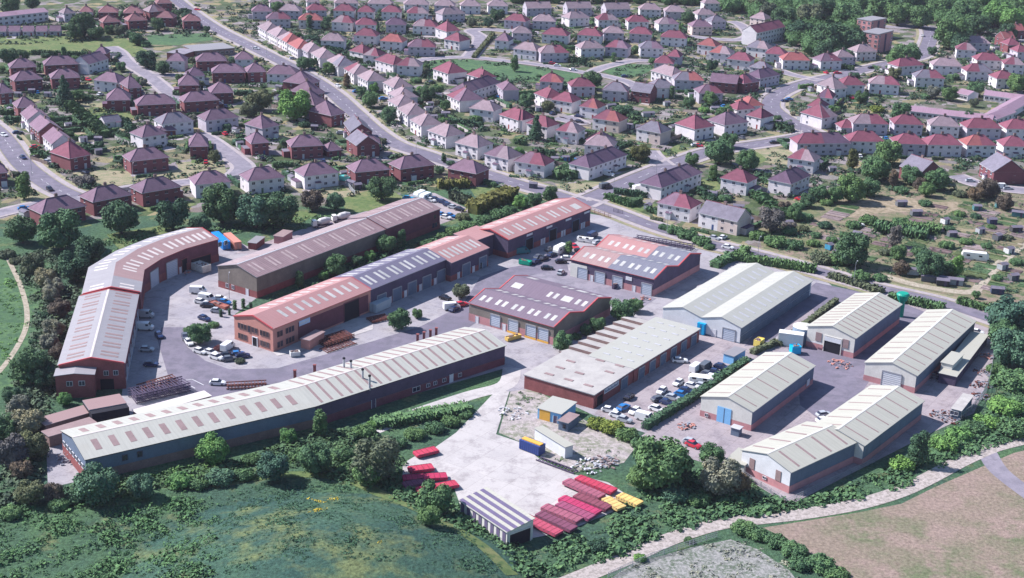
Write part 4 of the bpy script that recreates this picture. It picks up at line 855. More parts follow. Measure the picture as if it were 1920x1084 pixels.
ROWS = [
 (0, 0, 'top-left salmon-roofed group', ['480 105 570 98 l t d7', '600 92 690 92 w s d7', '735 95 885 95 b s', '770 172 910 165 b s', '925 100 1070 100 b s', '960 160 1110 152 b s', '1120 92 1250 82 b t/s', '1180 28 1290 25 b s', '1165 132 1300 137 b s', '1370 160 1510 158 b s']),
 (0, 0, 'mauve garage row', ['-40 238 45 238 l m g d6 s1', '60 238 150 238 l m g d6 s1', '165 238 255 238 l m g d6 s1', '265 238 355 238 l m g d6 s1', '365 236 460 236 l m g d6 s1']),
 (0, 0, 'row below playing field', ['75 512 275 502 b m', '335 492 585 482 b m', '665 485 815 442 w m g', '700 402 800 405 b m d7', '1245 458 1385 462 w m', '1475 462 1700 458 b m', '1760 448 1900 448 w m']),
 (0, 0, 'second upper-left brick row', ['0 705 100 695 b m d9', '105 610 325 592 b m', '385 592 600 582 b m', '700 602 880 622 w m', '960 665 1065 656 b m d11', '1340 642 1490 640 b m d10', '1405 575 1540 570 w p', '1590 548 1840 545 b m', '1855 545 2000 540 b m d9']),
 (0, 0, 'upper close brick houses', ['130 812 280 800 b m d9', '800 755 975 752 b m d11', '1030 792 1320 778 b m', '1375 768 1650 750 b m', '1580 702 1755 696 b m d10']),
 (0, 0, 'far-left stepped row', ['150 850 205 905 w m g d8', '215 932 287 992 b m g d8.5', '313 1022 387 1086 w m g d8']),
 (0, 0, 'bungalow garden group', ['780 925 920 905 w g g s1 d5', '1070 1035 1255 1005 w m d9', '1190 985 1320 978 b m s1 d6', '1215 935 1455 908 w g', '1545 908 1790 882 l m']),
 (0, 1, 'left road brick houses', ['-70 222 50 212 b m', '530 108 680 78 b r d12', '975 130 1270 97 b m', '1420 18 1560 15 b m d10']),
 (0, 1, 'row behind big trees', ['320 525 640 462 b m', '700 435 990 378 b m pv', '1065 368 1360 318 b m', '1465 305 1730 282 w m', '1865 278 2135 247 w m', '2285 242 2540 212 w m', '2660 213 2930 187 b m', '3000 188 3265 152 b m', '3355 180 3570 222 b m']),
 (1, 0, 'top edge white row', ['100 20 200 20 w t', '380 18 480 18 w t', '585 25 770 27 w t', '835 28 1030 33 w t', '1110 35 1300 38 w t', '1335 42 1490 48 l t', '1535 45 1685 48 w t', '1740 45 1890 48 w t']),
 (1, 0, 'second row from top', ['-30 88 120 88 l m', '165 78 330 85 l t', '385 80 530 80 l r', '580 80 735 86 w r', '755 90 885 95 w r', '940 90 1085 95 w r', '1130 100 1295 104 w r/t', '1400 112 1570 102 l t']),
 (1, 0, 'third row from top', ['80 145 260 145 l m/r', '320 152 495 155 w o', '565 165 725 175 w t/r', '745 187 905 190 w r', '975 187 1125 190 l p', '1170 195 1355 203 w t/r', '1430 240 1535 232 w r d12']),
 (1, 0, 'houses above the green', ['485 305 660 312 w t', '735 265 900 275 w r', '930 307 1095 320 w o', '1140 352 1345 357 l m/r', '1405 295 1525 315 w r d9', '1785 302 1895 312 w m d9']),
 (1, 0, 'pale main-road row', ['5 198 75 240 w t d9', '78 240 152 280 w t d9', '155 282 228 320 w t/o d9', '230 325 312 372 w o d9', '322 358 385 396 l t d9', '408 398 475 442 w t d9', '525 450 615 502 w t/g d9', '655 515 730 560 w r/t d9', '758 570 832 612 w t d9', '948 620 1030 662 w t d9', '988 700 1060 740 l t d9', '985 755 1060 798 w t d9', '1058 815 1132 868 w t d9', '1150 900 1235 948 w t d9', '1282 980 1422 1030 w t d9', '1490 1072 1660 1112 w t d9', '1708 1158 1890 1200 w m/t d9']),
 (1, 0, 'mauve main-road row', ['80 555 308 562 w m', '395 640 482 612 b m d13', '430 718 520 697 b m d13', '440 792 545 770 b m d13', '570 872 668 850 b m d13', '642 905 722 1012 b g g d8', '750 1095 930 1080 b g f d13']),
 (1, 0, 'group below bright tree', ['50 968 175 942 l m d10', '-30 1080 95 1070 b m', '260 1105 510 1092 b m', '540 1135 640 1125 b m s1 d6', '760 1080 930 1080 b m d7']),
 (1, 0, 'row left of green', ['700 382 800 402 w r', '800 412 920 425 w t/r', '890 450 1030 490 w r', '1055 492 1225 502 w r/t', '1325 518 1440 556 w r d10', '1580 560 1690 592 w r d8']),
 (1, 0, 'white central-left houses', ['1580 700 1835 618 w m/p', '1430 715 1525 762 w r/m d11', '1595 812 1785 838 w t', '1825 862 1965 905 w r', '1800 640 1850 680 l m d7']),
 (2, 0, 'topmost grey flats', ['90 65 320 62 l t g', '392 65 625 62 l t g', '680 72 915 68 l t g', '962 72 1120 76 w t', '1150 88 1300 92 l t', '1390 112 1530 112 w t', '1500 165 1610 162 l g d8', '1780 132 1900 150 c t', '1445 28 1560 28 w t d7']),
 (2, 0, 'upper right-centre row', ['-60 150 100 165 l r', '150 157 330 165 l t', '430 142 585 132 w t', '645 152 805 152 w r/t', '870 165 1030 167 w r', '1100 182 1255 182 w t/m', '1350 202 1510 202 c m']),
 (2, 0, 'row above the crescent', ['0 248 150 252 l t', '225 257 410 272 w r', '485 262 670 275 w r', '685 247 845 252 l t', '880 252 1045 262 l r', '1110 278 1310 292 w r', '1385 335 1530 352 w o', '1475 392 1640 410 w o/t', '1610 442 1790 462 w r', '1755 352 1920 372 w g/t', '1780 502 1910 522 l g d7']),
 (2, 0, 'crescent-side houses', ['5 365 185 387 w t', '215 400 430 398 l t/r', '515 367 700 362 w t', '695 352 870 367 l r/m', '960 362 1140 367 w g/m', '1155 422 1260 432 l r d8', '1065 472 1210 482 l r', '1035 530 1200 578 w t d9']),
 (2, 0, 'mixed row below crescent', ['205 612 380 622 l r/o', '445 652 625 652 l r', '675 677 865 692 l g', '890 682 1040 702 b g g', '1045 662 1230 662 w g', '1220 602 1440 607 l g/o', '1480 612 1690 632 b m g', '1740 630 1860 610 b r/p', '1400 702 1590 702 l m/r']),
 (2, 0, 'central crimson-roofed houses', ['165 700 262 740 w r', '295 748 448 772 w r', '500 797 645 818 w r/o', '600 887 805 918 w/c r/o', '-30 882 75 905 w r', '105 925 265 958 w r', '320 978 495 1002 w r/t', '550 1052 705 1078 w r/m', '930 967 1115 1002 w/c g', '1375 972 1520 948 w r d11', '1595 942 1775 917 w m d10', '1755 865 1870 892 w r', '1670 762 1760 800 w o d8', '1690 828 1825 815 w r d7']),
 (3, 0, 'apartment slab', ['-120 258 170 195 w r g s3 d9']),
 (3, 0, 'row beside the wood', ['-20 402 130 415 w r', '110 452 320 457 w o', '400 462 555 457 w m/r', '520 432 650 430 l t d8', '665 392 820 387 w t']),
 (3, 0, 'upper right hillside group', ['1415 372 1565 382 w r/t', '1480 322 1670 330 l t', '1565 452 1760 458 w r', '1770 482 1930 492 w r/t', '1770 292 1860 290 b o g', '1850 232 1930 230 b o g', '1800 340 1900 340 b r', '1875 392 1960 392 l r']),
 (3, 0, 'houses behind mauve school', ['975 502 1175 490 w r', '1240 492 1460 502 w t', '1105 582 1330 592 w g/r', '1490 537 1690 542 w r/g', '1715 592 1870 592 w r', '560 642 730 642 w r d9', '760 627 990 642 w t/r', '-60 592 95 562 l p']),
 (3, 0, 'stepped bend row', ['500 672 600 662 w t d12', '370 730 480 742 w p/r d9', '295 795 400 812 w r d8', '410 890 525 872 w r/t d12']),
 (3, 0, 'grey-fronted right row', ['550 962 670 962 l r s1 d7', '640 928 905 935 l t/r', '945 932 1170 940 l r', '1215 942 1445 955 w t', '1490 962 1760 967 l r', '1790 968 2020 972 w r']),
 (3, 0, 'front right crimson row', ['225 1080 620 1076 l r/p', '620 1062 872 1066 w r', '960 1080 1190 1086 l r', '1205 1088 1460 1092 w r', '1490 1092 1720 1094 w o/r', '1770 1098 1960 1104 w r']),
 (2, 1, 'white junction houses', ['20 127 240 162 w m/r', '580 178 865 78 w p', '1120 328 1430 212 w p/m', '1560 252 1765 292 w r', '1085 437 1340 487 w m/r', '1400 512 1690 582 w/c g g', '540 2 760 22 w t']),
 (3, 1, 'allotment-edge houses', ['130 318 360 215 w p', '140 100 350 132 w r/t', '985 162 1150 217 b g g d10', '1585 145 1690 208 b g g d12']),
]
for tc, tr, nm, L in ROWS:
    L = sorted(L, key=lambda s: float(s.split()[0]))
    for i, s in enumerate(L): house(tc, tr, s, nm, i, len(L))
# public buildings
MT['mauveroof'] = corr('mauve_school_roof', (.30, .19, .25), 1.2, .92, .12)
def longb(label, a, c, w_, he, rise=1.6, wall='Ww', roof='mauveroof', cat='school block', nwin=10, name='school_block', z=1.0, st=1):
    p, q = P(*a, he), P(*c, he); h_ = hall(name, label, [p, q], w_, he, rise, wall=wall, plinth=None, roof=roof, cat=cat, oh=(.3, .3), gutter='frame')
    for s in range(st):
        for t in tomake(1.5, h_['lens'][0]-1.5, nwin): item(h_, 'near', t, 'win', 1.6, 1.2, 'frame', z=z+2.7*s)
    return h_
longb('long mauve-roofed school block, front range of the white quadrangle', (1706, 208), (1860, 226), 9, 3.0, nwin=14)
longb('mauve-roofed school block, rear range of the white quadrangle', (1845, 178), (1925, 188), 9, 3.0, nwin=8)
longb('short mauve-roofed school block with plum end, upper left of quadrangle', (1793, 174), (1815, 179), 9, 3.0, nwin=3)
longb('angled mauve-roofed school wing at the right end of the quadrangle', (1868, 224), (1905, 210), 9, 3.2, nwin=5)
longb('mauve-roofed school wing closing the right of the quadrangle', (1888, 215), (1935, 188), 9, 3.2, nwin=4)
longb('long two-storey school with mauve roof and white windows, top left corner', (-60, 38), (90, 22), 10, 5.6, nwin=14, st=2)
longb('lower white school wing with mauve roof in front, top left corner', (-60, 42), (28, 33), 8, 3.4, nwin=7)
Z1 = flat('flat_roofed_school', 'low flat grey-roofed brick school by the main road', ((321, 96), (345, 102), (370, 94)), 3.4, 'brickred', 'asphalt_pale', 'school')
Z2 = flat('flat_roofed_school', 'wider flat grey-roofed brick school wing next to the main road', ((345, 86), (366, 96), (440, 90)), 3.6, 'brickbrown', 'roof_silver', 'school')
for t in tomake(2, Z2['L']-2, 8): fitem(Z2, 'near', t, 'win', 1.6, 1.3, 'frame', z=1)
def block(label, a, b_, c, he):
    f = flat('tower_block', label, (a, b_, c), he, 'brickpink', 'roof_silver', 'flats', par=.5)
    for z in (1, 3.8, 6.6, 9.4):
        if z+1.5 < he:
            for t in (1.6, f['L']-1.6): fitem(f, 'near', t, 'win', 1.4, 1.3, 'frame', z=z)
            for t in tomake(1.6, f['width']-1.6, 3): fitem(f, 'start', t, 'win', 1.4, 1.3, 'frame', z=z)
    fitem(f, 'near', f['L']/2, 'panel', 2.2, he-.6, 'clad_dark'); return f
block('nearer four-storey pink brick block of flats with white flat roof', (1621, 59), (1648, 65), (1675, 58), 11.5)
block('farther pink brick block of flats with white flat roof, partly hidden', (1612, 35), (1634, 40), (1662, 35), 11.5)
# ================================================================ vegetation
def sphere_pts(rng, n):
    v = rng.normal(size=(n, 3)); return v/np.linalg.norm(v, axis=1)[:, None]
def ico():
    t = (1+5**.5)/2; v = np.array([(-1, t, 0), (1, t, 0), (-1, -t, 0), (1, -t, 0), (0, -1, t), (0, 1, t), (0, -1, -t), (0, 1, -t), (t, 0, -1), (t, 0, 1), (-t, 0, -1), (-t, 0, 1)], float)
    v /= np.linalg.norm(v[0]); f = [(0, 11, 5), (0, 5, 1), (0, 1, 7), (0, 7, 10), (0, 10, 11), (1, 5, 9), (5, 11, 4), (11, 10, 2), (10, 7, 6), (7, 1, 8), (3, 9, 4), (3, 4, 2), (3, 2, 6), (3, 6, 8), (3, 8, 9), (4, 9, 5), (2, 4, 11), (6, 2, 10), (8, 6, 7), (9, 8, 1)]
    return v, f
IV, IF = ico()
def quads(rng, pos, nor, size, V, F, jit=.6):
    n = len(pos); nn = nor + np.array([-.15, .05, .45]) + rng.normal(size=(n, 3))*jit; nn /= np.linalg.norm(nn, axis=1)[:, None]
    a = np.cross(nn, rng.normal(size=(n, 3))); a /= np.linalg.norm(a, axis=1)[:, None]; c = np.cross(nn, a)
    s = (size*rng.uniform(.6, 1.4, n))[:, None] if not np.isscalar(size) else (size*rng.uniform(.6, 1.4, (n, 1)))
    b0 = sum(len(v) for v in V)
    q = np.stack([pos-a*s, pos-c*s*.8, pos+a*s, pos+c*s*.8], 1).reshape(-1, 3); V.append(q)
    F += [tuple(range(b0+4*i, b0+4*i+4)) for i in range(n)]
def leafmesh(name, lobes, leaves, seed, size=.075, hull=.86, mats=('leaf',)):
    """lobes: (centre, (rx, ry, rz)); leaf clumps on their surfaces round a rough hull"""
    rng = np.random.default_rng(seed); V, F = [], []
    L = [(np.array(c, float), np.array(r, float)) for c, r in lobes]; tot = sum(r.prod()**(2/3) for _, r in L); base = 0
    for c, r in L:
        hv = c + IV*r*hull*rng.uniform(.82, 1.1, (12, 1)); b0 = sum(len(v) for v in V); V.append(hv); F += [tuple(b0+i for i in f) for f in IF]
    for c, r in L:
        n = int(leaves*r.prod()**(2/3)/tot); d = sphere_pts(rng, n); d[:, 2] = np.where((d[:, 2] < -.55), -d[:, 2], d[:, 2])
        p = c + d*r*rng.uniform(.78, 1.08, (n, 1)); keep = np.ones(n, bool)
        for c2, r2 in L:
            if c2 is not c: keep &= (((p-c2)/r2)**2).sum(1) > .62
        quads(rng, p[keep], d[keep], size, V, F)
    me = bpy.data.meshes.new(name); me.from_pydata(np.concatenate(V).tolist(), [], F)
    for m in mats: me.materials.append(MT[m])
    me.update(); return me
def round_lobes(seed, n=13, flat=.85, rmin=.34, rmax=.52, base=.0):
    r = random.Random(seed); out = [((0, 0, .72), (.70, .70, .62)), ((.1, 0, .38), (.62, .62, .34))]
    for i in range(n):
        a = i*2.4+r.uniform(-.4, .4); h = r.uniform(-.35, .75); rad = .62*math.sqrt(max(.05, 1-h*h*.9)); s = r.uniform(rmin, rmax)
        out.append(((rad*math.cos(a), rad*math.sin(a), max(.42, .78+h*flat*.80)), (s, s, s*r.uniform(.75, 1))))
    return out
CROWN = {}
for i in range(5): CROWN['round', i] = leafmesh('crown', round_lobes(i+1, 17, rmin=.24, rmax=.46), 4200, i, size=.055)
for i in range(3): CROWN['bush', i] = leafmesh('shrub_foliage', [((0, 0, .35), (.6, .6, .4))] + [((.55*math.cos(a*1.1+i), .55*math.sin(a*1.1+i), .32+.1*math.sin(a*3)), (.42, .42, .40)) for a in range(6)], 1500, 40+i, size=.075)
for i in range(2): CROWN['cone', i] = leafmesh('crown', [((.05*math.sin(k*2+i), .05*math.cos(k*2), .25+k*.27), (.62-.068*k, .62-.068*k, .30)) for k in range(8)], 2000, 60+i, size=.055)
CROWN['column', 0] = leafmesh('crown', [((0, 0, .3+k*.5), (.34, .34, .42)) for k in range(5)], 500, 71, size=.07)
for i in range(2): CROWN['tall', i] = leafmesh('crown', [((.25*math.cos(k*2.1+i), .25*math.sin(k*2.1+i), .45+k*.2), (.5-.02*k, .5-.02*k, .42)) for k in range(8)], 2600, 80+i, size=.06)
b = MB(); b.tube((0, 0, -.3), (0, 0, 1.0), .10, .07, n=7)
for k in range(5):
    a = k*1.26; b.tube((0, 0, .55+.08*k), (.35*math.cos(a), .35*math.sin(a), 1.05+.05*k), .045, .02, n=5)
TRUNK = b.mesh('trunk', [MT['bark']])
GC = dict(d=(.056, .11, .068), g=(.086, .16, .08), G=(.12, .235, .08), b=(.072, .14, .10), o=(.105, .125, .085), p=(.20, .20, .17), y=(.12, .125, .05), n=(.13, .10, .085), m=(.10, .035, .055), v=(.12, .11, .12), Y=(.16, .20, .05))
GN = dict(d='dark green', g='mid green', G='bright green', b='bluish green', o='olive green', p='pale greyish', y='golden green', n='brownish', m='maroon-leaved', v='bare greyish', Y='yellow-green')
tr_i = 0
def tree(cx, cy, rpx, kind='round', c='g', place=None, zoff=0.0):
    """crown centre and radius in pixels"""
    global tr_i; tr_i += 1
    kz = dict(round=.88, bush=.42, cone=1.2, column=1.3, tall=1.25)[kind]
    rr = rpx/ppm(cy+rpx*.8)
    p = P(cx, cy, rr*kz); rr = rpx/(FOC/ (Vector((p.x, p.y, rr*kz))-Vector((0, 0, HCAM))).dot(_fw)); p = P(cx, cy, rr*kz)
    z = hz(p.x, p.y)
    vs = [k for k in CROWN if k[0] == kind]; me = CROWN[vs[tr_i % len(vs)]]
    if kind == 'bush':
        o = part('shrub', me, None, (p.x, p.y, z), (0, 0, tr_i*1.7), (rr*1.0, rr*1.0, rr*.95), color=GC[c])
        sz = 'large ' if rr > 3.2 else ('small ' if rr < 1.5 else '')
        reg(o, f'{sz}{GN[c]} shrub', 'shrub', place or 'auto', 'shrubs'); return o
    t = thing('conifer' if kind in ('cone', 'column') else 'tree', (p.x, p.y, z), tr_i*1.7)
    sx = rr*(2.1 if kind == 'column' else 1.0 if kind != 'cone' else 1.35)
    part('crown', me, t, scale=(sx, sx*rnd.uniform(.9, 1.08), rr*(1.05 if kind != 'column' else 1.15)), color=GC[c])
    part('trunk', TRUNK, t, scale=(rr, rr, rr*1.0))
    sz = 'huge ' if rr > 8 else 'tall ' if kind == 'tall' else 'large ' if rr > 5 else ('small ' if rr < 2.2 else '')
    kn = {'round': 'round tree', 'cone': 'conifer', 'column': 'columnar conifer', 'tall': 'upright tree'}[kind]
    reg(t, f'{sz}{GN[c]} {kn}'.replace('tall upright', 'tall').replace('tall tall', 'tall'), 'tree', place or 'auto', 'trees'); return t
TREES = '''
40 431 30 r d;113 431 44 r g;168 465 30 r d;140 498 34 r d;225 407 38 r d;322 401 36 r d;415 383 42 r d;520 391 40 r d;478 395 38 r b;375 420 22 r d;585 375 23 r n;628 378 20 r b;717 351 29 r d;43 346 22 t g;157 337 22 b v;28 325 11 b o;
62 496 24 r o;85 520 24 r p;100 538 20 r p;12 475 18 b o;30 488 14 b o;95 552 18 r p;112 577 22 r n;100 615 22 r p;82 590 14 b d;92 642 20 r p;57 687 40 r d;85 705 28 r d;108 660 18 r n;61 640 9 b d;122 748 15 r G;35 762 24 r p;50 790 32 r p;14 800 28 r d;22 740 20 r d;
20 845 36 r v;60 835 30 r o;57 922 28 r o;100 922 22 r n;180 908 44 r b;265 912 28 r b;337 900 28 b G;372 905 22 b g;400 842 34 r G;412 893 30 b b;457 888 22 b g;110 945 22 b g;40 880 22 r n;20 960 24 b g;142 930 24 b d;
600 792 22 t g;540 818 18 r G;682 806 24 b g;700 795 14 b G;512 875 32 r b;590 860 34 r g;706 862 48 r o;690 885 30 r g;815 943 36 r g;805 998 22 r g;640 850 22 b g;650 880 20 b g;745 828 20 b g;778 812 22 b g;815 800 22 b g;845 788 20 b g;872 776 15 b g;560 850 22 b g;470 860 20 b g;
1240 868 60 r g;1205 895 30 r g;1275 880 30 r d;1335 853 28 r g;1350 893 42 r p;1385 905 24 r n;1265 925 30 b b;1310 935 24 b g;1395 988 26 b g;1420 1000 22 b g;1120 1022 22 b d;1200 1045 14 b G;1292 1012 11 b d;1722 838 30 t d;1692 868 26 b G;1770 830 30 b G;1800 812 28 b G;1830 800 26 b g;1455 1012 24 b g;1490 1030 28 b g;1540 1055 30 b g;1570 1075 26 b g;1500 1055 24 b g;
1895 590 44 r b;1900 650 42 r b;1880 625 30 r g;1905 710 40 b g;1885 760 34 b G;1850 790 28 b G;1900 800 34 b g;1830 552 9 r g;1868 690 20 b g;
630 497 23 r g;670 489 14 r d;693 480 12 r G;725 457 21 r g;752 446 15 t g;562 522 13 t g;607 516 11 r G;590 508 10 b G;830 442 15 b g;850 432 18 b g;878 422 20 b g;908 410 18 b g;938 400 20 b g;868 405 15 b o;800 455 14 b g;1032 364 17 r d;1003 372 15 r g;976 378 15 r G;955 392 14 b g;
748 598 23 r g;782 588 11 r g;865 545 17 r o;375 624 24 r g;356 618 14 b g;400 608 12 b g;414 588 5 c d;430 586 4 c d;440 573 6 c g;456 570 6 c g;410 652 11 b m;450 676 11 b o;470 575 5 c d;
1055 640 22 r g;1120 608 17 r g;1098 618 13 r g;1165 582 25 r g;1192 572 16 r g;1080 630 12 b g;1120 792 22 b Y;1148 800 26 b Y;1176 813 24 b g;1200 830 20 b g;
1297 298 14 r g;1350 284 28 r g;1338 322 13 t g;1403 300 22 r g;1200 285 20 r y;1067 463 11 t g;1290 438 22 b g;1315 450 20 b g;1265 430 18 b g;1245 425 12 b g;1330 462 12 b g;1447 411 27 r v;1360 371 15 b g;1395 395 14 b g;1420 440 18 b g;
1600 297 17 t y;1642 316 28 r g;1665 285 27 r g;1595 353 30 r g;1628 350 22 r g;1710 328 22 r g;1757 336 25 r g;1675 333 14 t n;1852 353 22 r n;1830 362 16 r n;1885 378 18 r n;1800 362 15 b o;1547 421 15 b d;1600 468 36 r d;1570 485 22 b g;1510 406 17 b g;1680 441 18 t v;1685 472 17 r g;1742 497 30 r d;1770 500 20 r g;1795 497 18 t G;1690 502 16 r n;1775 458 16 b g;1455 451 24 b g;1490 457 20 b g;1540 484 22 b o;1615 516 20 b g;1650 520 16 b g;1630 411 20 b g;1600 420 16 b g;1655 420 18 b g;1690 415 18 b g;1705 436 14 b g;1530 440 12 b g;1480 420 16 b v;
1470 35 26 r d;1500 58 24 r d;1520 30 28 r o;1540 20 28 r d;1560 68 36 r d;1600 78 28 r d;1590 28 30 r g;1580 100 24 b d;1545 95 20 r d;1618 40 22 r g;1650 12 30 r g;1685 25 26 r g;1710 8 26 r d;1725 32 24 r g;1760 12 26 r g;1785 62 34 r g;1800 82 20 r d;1810 20 26 r g;1840 8 26 r g;1835 45 22 r d;1870 25 28 r G;1900 35 26 r G;1915 12 26 r g;1890 60 18 r d;1700 100 27 r g;1680 108 20 r g;1748 95 10 r d;1440 22 22 r o;1420 10 20 r o;
1830 166 17 r g;1782 175 16 r g;1750 172 14 r p;1735 180 11 b g;1690 210 20 r g;1817 217 13 r d;1615 182 14 r d;1602 140 12 b d;1677 137 14 r o;1645 203 15 b Y;1665 272 14 r g;1907 155 20 r g;1826 192 10 r o;1860 240 8 c y;1900 245 12 b g;1575 150 8 b d;
965 118 13 t g;1150 109 6 c g;1110 150 20 r d;989 189 17 r b;1027 198 13 r o;1005 240 19 n d;1290 32 14 r d;1335 122 13 r d;1260 175 8 c d;1252 174 7 c y;1332 183 15 r g;1360 212 18 r g;1292 192 12 r g;1170 205 20 b d;1367 262 18 r g;1150 195 12 b d;1190 212 12 b d;1320 205 12 b G;1420 25 12 r o;1160 110 6 b d;
552 197 34 r G;570 118 15 r g;587 116 10 r g;616 128 13 r g;580 44 9 c d;610 47 10 r d;487 187 23 r o;470 205 16 r o;650 150 12 t n;562 97 7 r d;702 164 11 r G;677 170 11 r g;695 186 17 r g;730 214 17 r b;932 27 15 r d;915 42 11 r d;885 42 10 r o;835 197 12 r g;802 176 17 r d;820 168 14 r g;772 176 12 b g;585 72 17 b d;610 85 12 b d;892 221 14 b g;570 232 13 b d;625 130 7 b g;665 100 14 b d;690 108 14 b d;710 118 12 b d;735 140 12 b g;780 150 12 b g;1010 142 6 b d;
155 45 27 r d;140 58 18 r d;180 60 16 r d;275 110 20 r d;305 127 15 r d;227 125 11 r g;120 170 22 n d;145 178 14 r g;165 182 12 b g;15 105 19 r d;42 104 14 r d;62 98 9 b g;85 103 10 b d;120 97 9 t g;140 108 10 b g;104 97 5 b y;295 45 14 r d;225 55 13 r o;205 55 10 r g;255 72 14 r g;272 85 8 b g;245 64 10 b g;100 214 10 b d;465 205 16 r o;262 150 8 r g;388 54 7 r d;402 293 13 r o;215 112 8 b o;497 262 7 b Y;490 280 11 b d;
832 296 8 t d;845 305 10 b d;825 318 10 r g;450 255 9 b g;330 22 10 b d;350 28 12 b d;20 10 20 r d;60 5 14 r d;480 20 14 r d;520 12 12 r g;1470 388 14 r n;1490 400 16 r g;1498 385 14 b g;1515 375 16 r d;1535 362 18 r g;1550 378 14 b g;1565 365 18 r g;1480 432 16 b g;1505 428 14 b o;1525 455 14 b g;1560 448 12 b g;1585 440 12 b g;1735 380 14 b g;1800 400 12 b g;1830 405 12 b d;1860 425 10 b g;1780 428 12 b g;1812 452 14 b g;1850 460 12 b g;1890 445 12 b o;1905 490 14 b g;1870 520 12 b g;1800 520 12 b g;1720 470 14 b g;1660 472 14 b o;1740 355 16 r g;1725 345 14 r n;1690 355 16 b g
'''
KD = dict(r='round', b='bush', t='tall', n='cone', c='column')
n_tree = 0
for ln in TREES.replace('\n', '').split(';'):
    a = ln.split()
    if a: tree(float(a[0]), float(a[1]), float(a[2]), KD[a[3]], a[4]); n_tree += 1
# scattered garden shrubs and clipped hedges, one set for each larger house
HB = {}
def hedgemesh(L):
    L = max(3, round(L/2)*2)
    if L not in HB:
        rng = np.random.default_rng(L); n = int(L*26); V, F = [], []
        b0 = 0; hv = np.array([(x*L/2*.98, y*.42, z) for z in (0, .9) for x, y in ((-1, -1), (1, -1), (1, 1), (-1, 1))], float); V.append(hv)
        F += [(4, 5, 6, 7), (0, 1, 5, 4), (1, 2, 6, 5), (2, 3, 7, 6), (3, 0, 4, 7)]
        x = rng.uniform(-L/2, L/2, n); k = rng.uniform(-1, 1, n); side = rng.integers(0, 3, n)
        y = np.where(side == 0, k*.5, np.where(side == 1, -.5, .5)); z = np.where(side == 0, 1.0, (k+1)/2)
        nor = np.stack([x*0, np.where(side == 0, 0, np.sign(y)), np.where(side == 0, 1.0, .3)], 1)
        quads(rng, np.stack([x, y, z], 1)+rng.normal(size=(n, 3))*.05, nor, .26, V, F, .5)
        me = bpy.data.meshes.new('hedge'); me.from_pydata(np.concatenate(V).tolist(), [], F); me.materials.append(MT['leaf']); me.update(); HB[L] = me
    return HB[L], L
def hedge(a, c, h=1.6, wd=1.2, col_='g', look=None, world=False, place='auto', group='hedges'):
    p, q = (a, c) if world else (P(*a), P(*c)); d = q-p; me, L = hedgemesh(d.length)
    o = part('hedge', me, None, ((p.x+q.x)/2, (p.y+q.y)/2, 0), (0, 0, math.atan2(d.y, d.x)), (d.length/L, wd, h), color=GC[col_])
    hh = 'tall' if h > 2.4 else 'clipped'
    reg(o, look or f'{hh} {GN[col_]} hedge', 'hedge', place, group); return o
